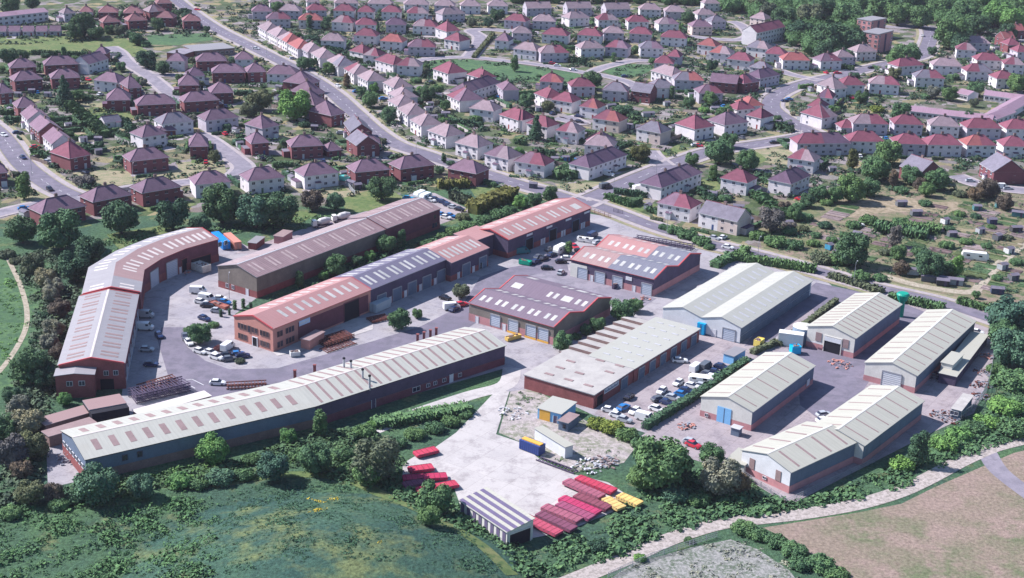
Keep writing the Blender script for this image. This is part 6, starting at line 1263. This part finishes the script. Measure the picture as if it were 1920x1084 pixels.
bx('shipping_container', 'salmon-topped pale container next to the bright blue one', 'container', 436, 453, 120, (11, 2.5, 2.6), color=(.58, .24, .19), extra='container', place=None)
bx('shipping_container', 'grey-white container against the slate-grey workshop', 'container', 713, 573, 57, (7, 2.5, 2.7), color=(.40, .46, .50), extra='container', place=None)
bx('shipping_container', 'navy container with orange top at the edge of the storage yard', 'container', 998, 838, -38, (6, 2.5, 2.4), color=(.03, .06, .22), extra='container', place=None)
b = MB(); b.box((0, 0, 0), (5.6, 1.4, .25)); o = part('tarpaulin', b.mesh('tarpaulin', [MT['yellowpaint']]), [t for t, _, _ in THINGS if 'navy container' in t['label']][0], (0, 0, 2.5))
bx('lorry_body', 'white box lorry body parked against the round tank', 'lorry', 1483, 636, -15, (7, 2.8, 3.8), color=(.72, .72, .68), extra='container', place=None)
bx('water_tank', 'bright cyan covered tank beside the white box lorry body', 'tank', 1491, 656, 10, (2.6, 2.4, 2.2), color=(.0, .40, .68), extra='skip', place=None)
bx('chemical_tank', 'bright blue upright tank at the gable of the white warehouse', 'tank', 1317, 616, 57, (2.4, 2.4, 3.4), color=(.0, .30, .60), extra='container', place=None)
def silo(look, px, py, r_, h, col_, name='tank', top=None):
    p = P(px, py, h/2); t = thing(name, (p.x, p.y, .09)); b = MB(); b.tube((0, 0, 0), (0, 0, h), r_, n=20); part('shell', b.mesh('shell', [MT['obj']]), t, color=col_)
    b = MB()
    if top: b.tube((0, 0, h-.2), (0, 0, h+1.6), top*.7, top, n=20); b.tube((0, 0, h+1.6), (0, 0, h+2.1), top, top*.8, n=20)
    else: b.tube((0, 0, h), (0, 0, h+.5), r_+.1, r_*.3, n=20)
    part('cap', b.mesh('cap', [MT['obj']]), t, color=col_ if top else (.62, .60, .54)); reg(t, look, 'tank', None)
silo('cream-topped round steel tank at the left corner of the striped cream shed', 1505, 626, 3.0, 4.6, (.26, .34, .44))
silo('green hopper with wide round cap behind the striped cream shed', 1690, 578, .9, 5.6, (.0, .28, .20), 'hopper', 2.0)
for px, py, c, nm_ in [(787, 365, (.75, .77, .76), 'nearer-left'), (798, 369, (.72, .76, .76), 'right-hand')]:
    bx('caravan', f'{nm_} white touring caravan of the pair behind the brown shed', 'caravan', px, py, 60, (6.0, 2.3, 2.5), 'gloss', c, 'caravan', place=None)
bx('caravan', 'long cream static caravan above the allotment track', 'caravan', 1828, 480, -15, (9, 2.8, 2.6), 'gloss', (.72, .70, .66), 'caravan', place=None)
bx('caravan', 'large white motorhome among the vehicles north of the workshops', 'caravan', 1051, 467, 57, (6.5, 2.4, 2.7), 'gloss', (.74, .74, .70), 'caravan', place=None)
for px, py, nm_ in [(605, 418, 'left'), (642, 408, 'right')]:
    p = P(px, py, 1.5); t = thing('mixer_lorry', (p.x, p.y, .09), R(205)); reg(t, f'{nm_} one of two white concrete mixer lorries behind the brown shed', 'lorry', None, 'mixer lorries')
    b = MB(); b.box((0, 0, .6), (7.5, 2.2, .35)); part('chassis', b.mesh('chassis', [MT['clad_dark']]), t)
    b = MB(); loft(b, [(2.3, .8, 2.7, 1.15, 1.1), (3.6, .8, 2.7, 1.15, 1.1), (3.9, .8, 1.9, 1.15, 1.05)]); part('cab', b.mesh('cab', [MT['gloss']]), t, color=(.72, .70, .66))
    b = MB(); b.box((3.78, 0, 1.85), (.1, 1.9, .7)); part('windscreen', b.mesh('windscreen', [MT['glass']]), t)
    b = MB(); b.tube((-2.9, 0, 2.5), (-1.2, 0, 2.3), .6, 1.25, n=14); b.tube((-1.2, 0, 2.3), (.7, 0, 2.0), 1.25, 1.2, n=14); b.tube((.7, 0, 2.0), (1.8, 0, 1.8), 1.2, .7, n=14); part('drum', b.mesh('drum', [MT['obj']]), t, color=(.55, .53, .52))
    for x in (-2.6, -1.5, 2.7):
        for s in (-1, 1): part('wheel', WH, t, (x, s*1.0, .5), scale=(1.5, 1.5, 1.5))
# long covered trailers round the pale storage yard
def trailer(a, c, color, look):
    p, q = P(*a, 1.2), P(*c, 1.2); d = q-p; L = d.length; t = thing('flat_trailer', ((p.x+q.x)/2, (p.y+q.y)/2, .12), math.atan2(d.y, d.x)); reg(t, look, 'trailer', None, 'long coloured trailers')
    b = MB(); loft(b, [(-L/2, .45, .98, 1.15, 1.05), (-L/2+.35, .45, 1.05, 1.45, 1.4), (L/2-.3, .45, 1.05, 1.45, 1.4), (L/2, .45, 1.0, 1.38, 1.32)])
    b2 = MB()
    for k in range(int(L/1.3)): b2.box((-L/2+.8+k*1.3, 0, 1.02), (.1, 2.8, .06))
    for s_ in (-1, 1): b2.box((0, s_*1.3, 1.02), (L-.6, .09, .07))
    part('straps', b2.mesh('straps', [MT['mattobj']]), t, color=tuple(v*.45 for v in color)); part('cover', b.mesh('cover', [MT['mattobj']]), t, color=color)
    b = MB(); b.box((0, 0, .35), (L*.92, 1.8, .22))
    for s in (-1, 1):
        for k in range(8): b.box((-L/2+L*(k+.5)/8, s*1.38, .5), (.12, .1, .6))
    part('frame', b.mesh('frame', [MT['clad_dark']]), t)
    for x in (-L*.35, L*.3):
        for s in (-1, 1): part('wheel', WH, t, (x, s*.9, .3))
PK, MR, RD, YL = (.33, .10, .15), (.19, .06, .105), (.46, .045, .09), (.66, .45, .17)
for a, c, k, l in [((981, 966), (1049, 998), (.42, .07, .12), 'pinkish red trailer next to the striped store, first of the row'), ((1009, 960), (1076, 990), MR, 'dark maroon trailer, second from the striped store'), ((1019, 947), (1087, 974), PK, 'dusty pink trailer, third from the striped store'),
                   ((1046, 942), (1110, 969), (.30, .07, .14), 'purplish trailer, fourth from the striped store'), ((1052, 931), (1122, 960), (.44, .04, .12), 'red trailer with a bluish patch, fifth from the striped store'), ((1079, 926), (1142, 951), (.22, .06, .09), 'brownish maroon trailer behind the red one, sixth from the striped store'),
                   ((1060, 899), (1129, 929), PK, 'dusty pink trailer beside the bright red one at the right of the yard'), ((1082, 893), (1152, 919), RD, 'bright red trailer farthest up the right edge of the yard'),
                   ((1134, 932), (1166, 951), YL, 'pale yellow trailer bed, the left one of two'), ((1160, 926), (1200, 943), (.70, .47, .16), 'yellow trailer bed at the right end of the trailers'),
                   ((778, 850), (819, 840), RD, 'bright red trailer alone at the top left edge of the storage yard'), ((766, 879), (812, 873), RD, 'short red trailer in tree shade, left side of the storage yard'), ((755, 895), (838, 890), (.42, .03, .09), 'long dark red trailer, middle of the left group'), ((757, 908), (800, 900), MR, 'maroon trailer under the tree, left of the storage yard'), ((782, 918), (857, 904), RD, 'red trailer nearest the round tree, front of the left group')]:
    trailer(a, c, k, l)
def steel_frame(look, a, c, wd, m, h=.5, n=12, tiers=1, cat='steel frame'):
    p, q = P(*a), P(*c); d = q-p; L = d.length; t = thing('steel_frame', ((p.x+q.x)/2, (p.y+q.y)/2, .12), math.atan2(d.y, d.x)); reg(t, look, cat, None)
    for tier in range(tiers):
        b = MB()
        for s in (-1, 1): b.box((0, s*wd/2, .1+tier*h), (L, .18, .25))
        part('rail', b.mesh('rail', [MT[m]]), t)
        b = MB()
        for k in range(n): b.box((-L/2+L*(k+.5)/n, 0, .12+tier*h), (.16, wd, .16), rz=.06*((k*7) % 5-2))
        part('cross_bars', b.mesh('cross_bars', [MT[m]]), t)
steel_frame('red-brown steel frames on the ground beside the long shed', (706, 800), (792, 772), 2.4, 'rust', n=20)
steel_frame('grey lattice frames on the track beside the long shed', (770, 782), (858, 764), 2.2, 'steel', n=22)
steel_frame('black ladder-like frame on the pale storage yard', (1009, 862), (1080, 888), 1.8, 'clad_dark', n=11)
steel_frame('stacked rusty girders in front of the salmon office', (600, 648), (655, 630), 4.5, 'rust', .45, 16, 3)
steel_frame('flat rusty grid on the forecourt of the salmon office', (606, 660), (662, 642), 3.5, 'rust', .3, 14)
steel_frame('stack of dark girders between the left block and long shed', (248, 752), (350, 728), 5, 'clad_dark', .7, 18, 4)
steel_frame('second stack of dark rusty steel by the left block', (262, 738), (330, 718), 3, 'rust', .8, 14, 3)
steel_frame('rusty rack by the bend in the estate road', (424, 728), (500, 724), 2.5, 'rust', .8, 12, 2)
steel_frame('red steel bundle in front of the grey-white container', (692, 604), (728, 596), 3.5, 'rust', .4, 10, 2)
steel_frame('dark rack of steel behind the grey-roofed northern workshop', (1190, 452), (1300, 470), 3.5, 'clad_dark', .7, 14, 3)
def heap(look, px, py, r_, m, cat='scrap pile', name='scrap_pile', n=40, col_=None):
    p = P(px, py); t = thing(name, (p.x, p.y, .1)); reg(t, look, cat, None); b = MB()
    for k in range(n):
        a, q = rnd.random()*6.3, rnd.random()**.6*r_; s = rnd.uniform(.2, .65)
        b.box((q*math.cos(a), q*math.sin(a), max(0, (r_-q)*.3*rnd.random())), (s*1.6, s*.6, s*.5), rz=rnd.random()*3, mi=rnd.randrange(2))
    part('pieces', b.mesh('pieces', [MT[m], MT['steel'] if m != 'frame' else MT['greystrip']]), t)
heap('orange and grey scrap heap in front of the striped cream shed doorway', 1576, 684, 3.6, 'brickorange'); heap('rusty scrap pile beside the grey portable cabin', 1775, 783, 4.5, 'rust', n=70); heap('upper heap of rusty metal along the perimeter fence', 1842, 700, 3.2, 'rust'); heap('lower heap of rusty metal along the perimeter fence', 1838, 722, 3.2, 'rust')
heap('scattered scrap at the bottom of the perimeter fence', 1836, 745, 3, 'rust'); heap('orange scrap near the top of the perimeter fence', 1850, 668, 2.4, 'brickorange'); heap('orange machinery parts in front of the northern workshop', 1202, 562, 3.0, 'brickorange', n=30); heap('white rubble heap on the rough ground beside the storage yard', 1135, 868, 3.6, 'brownstrip', 'rubble pile', 'rubble_pile', 60)
heap('pale debris beside the portable building', 960, 775, 4, 'frame', 'rubble pile', 'rubble_pile', 30); heap('pile of pallets and debris near the red car, front right yard', 1285, 800, 2.4, 'brickorange'); heap('mixed machinery in shade against the roller-door shed', 1752, 705, 4, 'clad_dark', n=60); heap('pale boulders near the ladder-like frame', 1100, 876, 4, 'frame', 'rubble pile', 'rubble_pile', 36)
heap('orange lifting gear and parts in the curved yard', 344, 512, 2.2, 'brickorange', n=24); heap('junk beside the annex gable, bottom left', 135, 790, 4, 'steel', n=50); heap('scrap in the shaded yard at the end of the long shed', 130, 860, 4, 'steel', n=60)
bx('tarpaulin_stack', 'big cream tarpaulined stack in the curved yard', 'covered stack', 373, 500, -40, (8, 3.4, 2.2), 'mattobj', (.62, .58, .52), 'skip', place=None)
bx('skip', 'green skip at the end of the row of parked vehicles', 'skip', 985, 493, -25, (4, 1.9, 1.3), color=(.0, .32, .20), extra='skip', place=None)
bx('skip', 'yellow-topped skip lorry body by the hedge below the white warehouse', 'skip', 1423, 643, 57, (3.2, 2.0, 1.8), color=(.74, .58, .14), extra='skip', place=None)
bx('skip', 'red bin store against the front of the plum workshop', 'bin', 908, 601, -33, (1.8, 1.4, 1.8), color=(.42, .04, .08), extra='skip', place=None)
bx('skip', 'pale open skip beside the salmon office corner', 'skip', 553, 664, 20, (2.6, 1.7, 1.2), color=(.62, .62, .60), extra='skip', place=None)
bx('flatbed_trailer', 'rust-coloured low trailer among the cars left of the brown shed', 'trailer', 411, 573, -35, (7, 2, .8), color=(.34, .12, .09), extra='skip', place=None)
bx('boat', 'white covered boat among the cars, right part of the car yard', 'boat', 1314, 712, -15, (6.5, 3.0, 1.9), 'gloss', (.74, .73, .70), 'caravan', place=None)
bx('boat', 'white covered boat by the navy van near the road junction', 'boat', 1097, 450, -20, (5.5, 2.2, 1.4), 'gloss', (.74, .74, .71), 'caravan', place=None)
bx('loading_ramp', 'yellow loading ramp beside the plum workshop', 'ramp', 962, 634, 40, (5, 1.4, 1.0), color=(.62, .42, .12), extra='skip', place=None)
bx('dock_wall', 'dark concrete dock wall in front of the northern workshop', 'wall', 1156, 536, 57, (4.5, .8, 1.2), 'clad_dark', None, 'skip', place=None)
bx('blue_canopy', 'teal garden canopy beside a brick house, lower row', 'canopy', 648, 335, -20, (4.5, 2.6, 1.8), color=(.10, .42, .40), extra='skip', place=None)
# garden and allotment sheds
for k, (px, py, w_, y_, cc) in enumerate([(1570, 475, 20, 3, 'g'), (1608, 441, -30, 3, 't'), (1690, 382, 10, 4, 'g'), (1718, 400, 10, 4, 'g'), (1772, 415, 30, 2.5, 'w'), (1555, 463, 40, 2, 'c'), (1718, 510, -10, 6, 'w'), (1748, 523, -15, 7, 'g'), (1768, 530, -15, 4, 'k'), (1788, 528, -15, 6, 's'), (1838, 433, 20, 2.5, 's'), (1870, 445, 40, 3, 'g'),
    (1892, 470, 30, 3, 'w'), (1905, 430, 10, 4, 'k'), (1880, 500, 30, 3, 's'), (1478, 420, 10, 3, 'g'), (1832, 390, 0, 3, 't'), (1874, 385, 0, 3, 't'), (1910, 402, -20, 5, 't'), (1785, 440, 10, 3, 'g'), (1500, 333, 15, 3, 'g'), (1560, 318, 10, 3, 's'), (1085, 300, 30, 3, 'b'), (1060, 298, 20, 3, 'b'), (1040, 300, 0, 3, 'g'), (1335, 365, -20, 4, 's'), (1385, 390, -10, 4, 'w'),
    (1215, 388, 60, 2.5, 's'), (1000, 348, -10, 3, 'g'), (835, 215, 10, 4, 's'), (805, 205, 10, 3, 's'), (1200, 240, 0, 4, 'w'), (1215, 215, 20, 6, 's'), (660, 345, -40, 4, 's'), (670, 350, 30, 3, 'k'), (400, 215, 0, 3, 'w'), (70, 250, 20, 3, 's'), (185, 262, 0, 3, 'n'), (35, 178, 0, 3, 's'), (60, 172, 10, 3, 'g'), (90, 178, 0, 3, 's'),
    (265, 178, 0, 3, 's'), (1250, 195, 20, 3, 's'), (1145, 200, 30, 5, 's'), (1440, 170, 10, 3, 's'), (1870, 545, -10, 4, 'n'), (1900, 520, 20, 3, 'g'), (1860, 415, 10, 3, 'n'), (1340, 205, 5, 4, 's'), (1010, 205, 10, 3, 's'), (590, 240, 0, 3, 'k'), (1620, 188, 0, 4, 'w'), (725, 128, 10, 3, 'w'), (548, 68, 0, 3, 'w'), (760, 385, 0, 3, 'w')]):
    bx('garden_shed', f'small {CARN[cc]} garden shed', 'shed', px, py, w_, (y_, 2.4, 2.0), 'mattobj', tuple(min(.6, v*.8+.04) for v in CARC[cc]), 'shed', 'garden and allotment sheds')
for i, H_ in enumerate(HOUSES):
    if H_['c'].y > 900: continue
    o = H_['out']; ax = Vector((math.cos(H_['yaw']), math.sin(H_['yaw']), 0)); p = H_['c'] - o*(H_['D']/2+rnd.uniform(5, 11)) + ax*rnd.uniform(-H_['L']/2, H_['L']/2)
    if not clear(p, 2.5): continue
    u_ = proj(p); cc = rnd.choice('wsssgw'); nm_ = f"{ordw(H_['idx'])} house, {H_['row']}"
    bx('garden_shed', f'back-garden shed, {nm_}', 'shed', u_[0], u_[1], math.degrees(H_['yaw'])+rnd.choice((0, 90)), (rnd.uniform(2.2, 4), 2.4, 2.0), 'mattobj', tuple(min(.6, v*.8+.05) for v in CARC[cc]), 'shed', 'back garden sheds', place=None)
    if rnd.random() < .33 and H_['c'].y < 820:
        q = H_['c'] + o*(H_['D']/2+4.2) + ax*rnd.uniform(-H_['L']/2, H_['L']/2)
        if clear(q, -1.5):
            u_ = proj(q); cc = rnd.choice('wskngbr'); vehicle(u_[0], u_[1], math.degrees(H_['yaw'])+90, cc, place=None, look=f'{CARN[cc]} car on the front drive, {nm_}')
# allotment beds: flat worked plots
r5 = random.Random(11); beds = []
AP = [[(p.x, p.y) for p in (P(*q) for q in pl)] for pl in ([(1650, 470), (1700, 405), (1760, 385), (1990, 375), (1990, 560), (1850, 545), (1740, 515)], [(1545, 450), (1640, 425), (1700, 440), (1660, 500), (1580, 480)], [(1520, 420), (1600, 385), (1640, 392), (1570, 430)])]
ca, sa = math.cos(R(57)), math.sin(R(57))
for i in range(-30, 46):
    for j in range(-18, 60):
        x0, y0 = i*6.0+(j % 2)*1.0, j*9.0; x, y = 140 + x0*ca - y0*sa + 0, 400 + x0*sa + y0*ca
        if any(inpoly(x, y, a_) for a_ in AP) and r5.random() < .85: beds.append((x, y))
for k, (px, py) in enumerate(beds):
    p = Vector((px, py, 0)); L, W_ = r5.uniform(5.5, 8.2), r5.uniform(3, 5.2); b = MB(); b.box((0, 0, 0), (L, W_, .12))
    for q in range(int(W_/.8)): b.box((0, -W_/2+.5+q*.8, .12), (L*.95, .3, r5.choice((.08, .1, .35))))
    cc = r5.choice([(.27, .21, .21), (.34, .27, .27), (.08, .14, .06), (.14, .18, .08), (.21, .15, .15), (.10, .17, .08), (.30, .26, .17)])
    o = part('vegetable_bed', b.mesh('vegetable_bed', [MT['soil']]), None, (p.x, p.y, .06), (0, 0, R(147)), color=cc)
    reg(o, ('brown dug' if cc[0] > cc[1]*1.2 else 'green planted')+' vegetable bed', 'vegetable bed', 'auto', 'allotment beds')
# fences
def fence(look, pts, h, m, step=3.0, mesh_=True):
    q = [P(*p) for p in pts]; t = thing('fence', q[0]); reg(t, look, 'fence', None); b = MB(); np_ = 0
    for i in range(len(q)-1):
        a, c = q[i]-q[0], q[i+1]-q[0]; d = c-a; L = d.length; dn = d/L; rz = math.atan2(d.y, d.x); mid = (a+c)/2
        for z in (.3, h*.55, h-.1): b.box((mid.x, mid.y, z), (L, .05, .07), rz=rz)
        k = 0.0
        while k < L and np_ < 90:
            part('post', doormesh('panel', .1, h, m), t, a+dn*k, (0, 0, rz)); k += step; np_ += 1
        if mesh_:
            kk = 0.0
            while kk < L: b.box(((a+dn*kk).x, (a+dn*kk).y, .1), (.05, .04, h-.15), rz=rz); kk += .45
    part('rails', b.mesh('rails', [MT[m]]), t)
fence('tall steel perimeter fence round the right side of the sheds', [(1862, 600), (1863, 660), (1858, 700), (1848, 740), (1820, 775), (1800, 790)], 2.4, 'steel', 3.5)
fence('dark fence and wall between the car yard and the blue-door shed', [(1205, 806), (1300, 748), (1345, 722)], 1.8, 'clad_dark', 3)
fence('light fence below the bent cream shed', [(1390, 890), (1475, 945), (1560, 905), (1640, 868)], 1.4, 'steel', 3.5)
fence('wire fence along the top edge of the gravel field', [(1140, 1084), (1220, 1048), (1300, 1022), (1345, 1008)], 1.4, 'steel', 3.5)
fence('orange-brown timber fence by the salmon workshop near the junction', [(1108, 398), (1125, 404), (1146, 410)], 1.8, 'rust', 2)
fence('dark railings by the estate entrance', [(1150, 398), (1168, 402)], 1.5, 'clad_dark', 2)
fence('white garden fence behind the lower brick row', [(648, 345), (666, 366)], 1.6, 'frame', 2)
hedge((1208, 806), (1340, 724), 1.9, 2.0, 'd', look='dark overgrown hedge below the car yard, lower length', place=None); hedge((1340, 722), (1400, 684), 2.2, 2.2, 'd', look='dark overgrown hedge below the car yard, upper length', place=None)
# brick posts along the estate road behind the long shed
for i, (px, py) in enumerate([(553, 704), (590, 694), (783, 636), (795, 632), (807, 628), (818, 624)]):
    b = MB(); b.box((0, 0, 0), (.7, .7, 2.6)); b.box((0, 0, 2.6), (.85, .85, .2)); p = P(px, py, 1.3)
    o = part('brick_post', b.mesh('brick_post', [MT['brickred']]), None, (p.x, p.y, .09)); reg(o, 'red brick post along the estate road behind the long shed', 'post', None, 'brick posts')
# street lamps
b = MB(); b.tube((0, 0, 0), (0, 0, 7.5), .10, .06, n=6); b.tube((0, 0, 7.5), (1.2, 0, 7.9), .05, n=5); LP = b.mesh('lamp_post', [MT['steel']])
b = MB(); b.box((1.35, 0, 7.82), (.6, .25, .12)); LH = b.mesh('lamp_head', [MT['frame']])
for px, py, a in [(500, 110, 20), (600, 175, 20), (690, 252, 20), (780, 300, 10), (900, 338, 0), (1150, 368, 120), (1230, 330, 120), (1340, 292, 110), (1500, 250, 60), (1470, 205, 0), (1560, 138, 120), (60, 330, 30), (250, 345, 90), (430, 560, 90), (1250, 440, 60), (1420, 487, 60), (1600, 535, 60)]:
    p = P(px, py); t = thing('street_lamp', (p.x, p.y, .1), R(a)); part('post', LP, t); part('lamp_head', LH, t); reg(t, 'thin grey street lamp', 'street lamp', 'auto', 'street lamps')
# ================================================================ labels made unique
LM = []
for h in HOUSES:
    LM.append((h['c'], f"{ordw(h['idx'])} house, {h['row']}"))
for px, py, s in [(175, 700, 'the pale grey left block'), (280, 500, 'the bent brown-roofed block'), (450, 540, 'the olive gable of the brown shed'), (600, 455, 'the middle of the brown shed'), (780, 400, 'the far end of the brown shed'), (500, 620, 'the salmon office front'), (600, 590, 'the salmon workshop'), (760, 520, 'the slate-grey workshop'), (870, 475, 'the projecting salmon workshop'), (1030, 410, 'the far salmon workshop'),
    (250, 850, 'the left end of the long shed'), (430, 800, 'the left half of the long shed'), (600, 760, 'the bend of the long shed'), (760, 700, 'the right half of the long shed'), (930, 660, 'the right end of the long shed'), (1010, 580, 'the plum workshop'), (1195, 510, 'the northern workshop'), (1380, 560, 'the white warehouse'), (1080, 710, 'the flat-roofed unit with the sign'), (1230, 650, 'the lock-up row'), (1170, 620, 'the sawtooth store'),
    (1410, 740, 'the blue-door shed'), (1710, 670, 'the roller-door shed'), (1590, 610, 'the striped cream shed'), (1480, 860, 'the near bent shed'), (1660, 790, 'the far bent shed'), (1190, 775, 'the mouth of the car yard'), (1250, 745, 'the middle of the car yard'), (1310, 710, 'the upper car yard'), (925, 960, 'the striped store'), (1070, 950, 'the right-hand trailers'), (800, 885, 'the left-hand trailers'), (960, 860, 'the pale storage yard'),
    (1050, 775, 'the white-roofed container store'), (1120, 850, 'the rubble yard'), (30, 600, 'the curved footpath'), (600, 1000, 'the hillock'), (1300, 1000, 'the middle of the stony track'), (1120, 1070, 'the bottom of the stony track'), (1700, 915, 'the upper bend of the stony track'), (1880, 840, 'the right end of the stony track'), (1600, 480, 'the lower road hedge'), (1690, 440, 'the green allotment crop'), (1828, 480, 'the long static caravan'), (1700, 395, 'the bare clearing'),
    (1855, 520, 'the allotment track'), (1890, 420, 'the top of the allotments'), (1530, 400, 'the dry clearing'), (1648, 72, 'the pink blocks of flats'), (1780, 220, 'the mauve quadrangle'), (1900, 215, 'the right end of the mauve quadrangle'), (950, 135, 'the crescent green'), (60, 85, 'the playing field'), (390, 88, 'the flat-roofed school'), (1740, 60, 'the car park by the wood'), (1560, 60, 'the wood beside the red slab'), (1860, 20, 'the wood, top right corner'), (1450, 10, 'the top edge'),
    (560, 380, 'the big trees above the brown shed'), (200, 430, 'the big trees above the bent block'), (80, 740, 'the annex'), (205, 765, 'the open-fronted barn'), (1150, 395, 'the estate entrance'), (1290, 445, 'the hedge by the estate entrance'), (1060, 360, 'the road junction'), (30, 960, 'the bottom left corner'), (400, 660, 'the road island by the salmon office')]:
    LM.append((P(px, py), s))
LX = [(c, s, proj((c.x, c.y, 2))) for c, s in LM]
for o, look, place in THINGS:
    if place == 'auto':
        c = o.location; u = proj((c.x, c.y, 1)); best = min(LX, key=lambda l: (l[2][0]-u[0])**2 + ((l[2][1]-u[1])*1.6)**2)
        dx, dy = u[0]-best[2][0], (u[1]-best[2][1])*1.3
        rel = ('right of' if dx > 0 else 'left of') if abs(dx) > abs(dy) else ('in front of' if dy > 0 else 'behind')
        o['label'] = f'{look} {rel} {best[1]}'
# words limit, then duplicates by position
from collections import defaultdict
dd_ = defaultdict(list)
for o, look, place in THINGS: dd_[o['label']].append(o)
for l, os_ in dd_.items():
    if len(os_) > 1:
        os_.sort(key=lambda o: proj(o.location)[0]); n_ = len(os_)
        for i, o in enumerate(os_):
            pre = ('left one, ' if i == 0 else 'right one, ') if n_ == 2 else f'{ordw(i)} from left, ' if i < n_-1 else 'rightmost, '
            o['label'] = pre + l
for o, _, _ in THINGS:
    if len(o['label'].split()) > 16: o['label'] = o['label'].replace('green ', '', 1)
long_ = [o['label'] for o, _, _ in THINGS if len(o['label'].split()) > 16]
print('THINGS', len(THINGS), 'long labels', len(long_), long_[:6], 'trees', n_tree, 'houses', len(HOUSES))


# ================================================================ air: thin violet haze added to lift and tint the shadows
b = MB(); b.box((0, 1000, -1.5), (3300, 3300, 175)); hm = b.mesh('haze', [])
m = bpy.data.materials.new('haze'); m.use_nodes = True; n = m.node_tree; n.nodes.remove(n.nodes['Principled BSDF']); v = n.nodes.new('ShaderNodeVolumePrincipled')
v.inputs['Density'].default_value = .000045; v.inputs['Color'].default_value = (.84, .80, 1.0, 1); v.inputs['Anisotropy'].default_value = 0
n.links.new(v.outputs[0], n.nodes['Material Output'].inputs['Volume']); hm.materials.append(m)
o = part('haze', hm); o['kind'] = 'stuff'
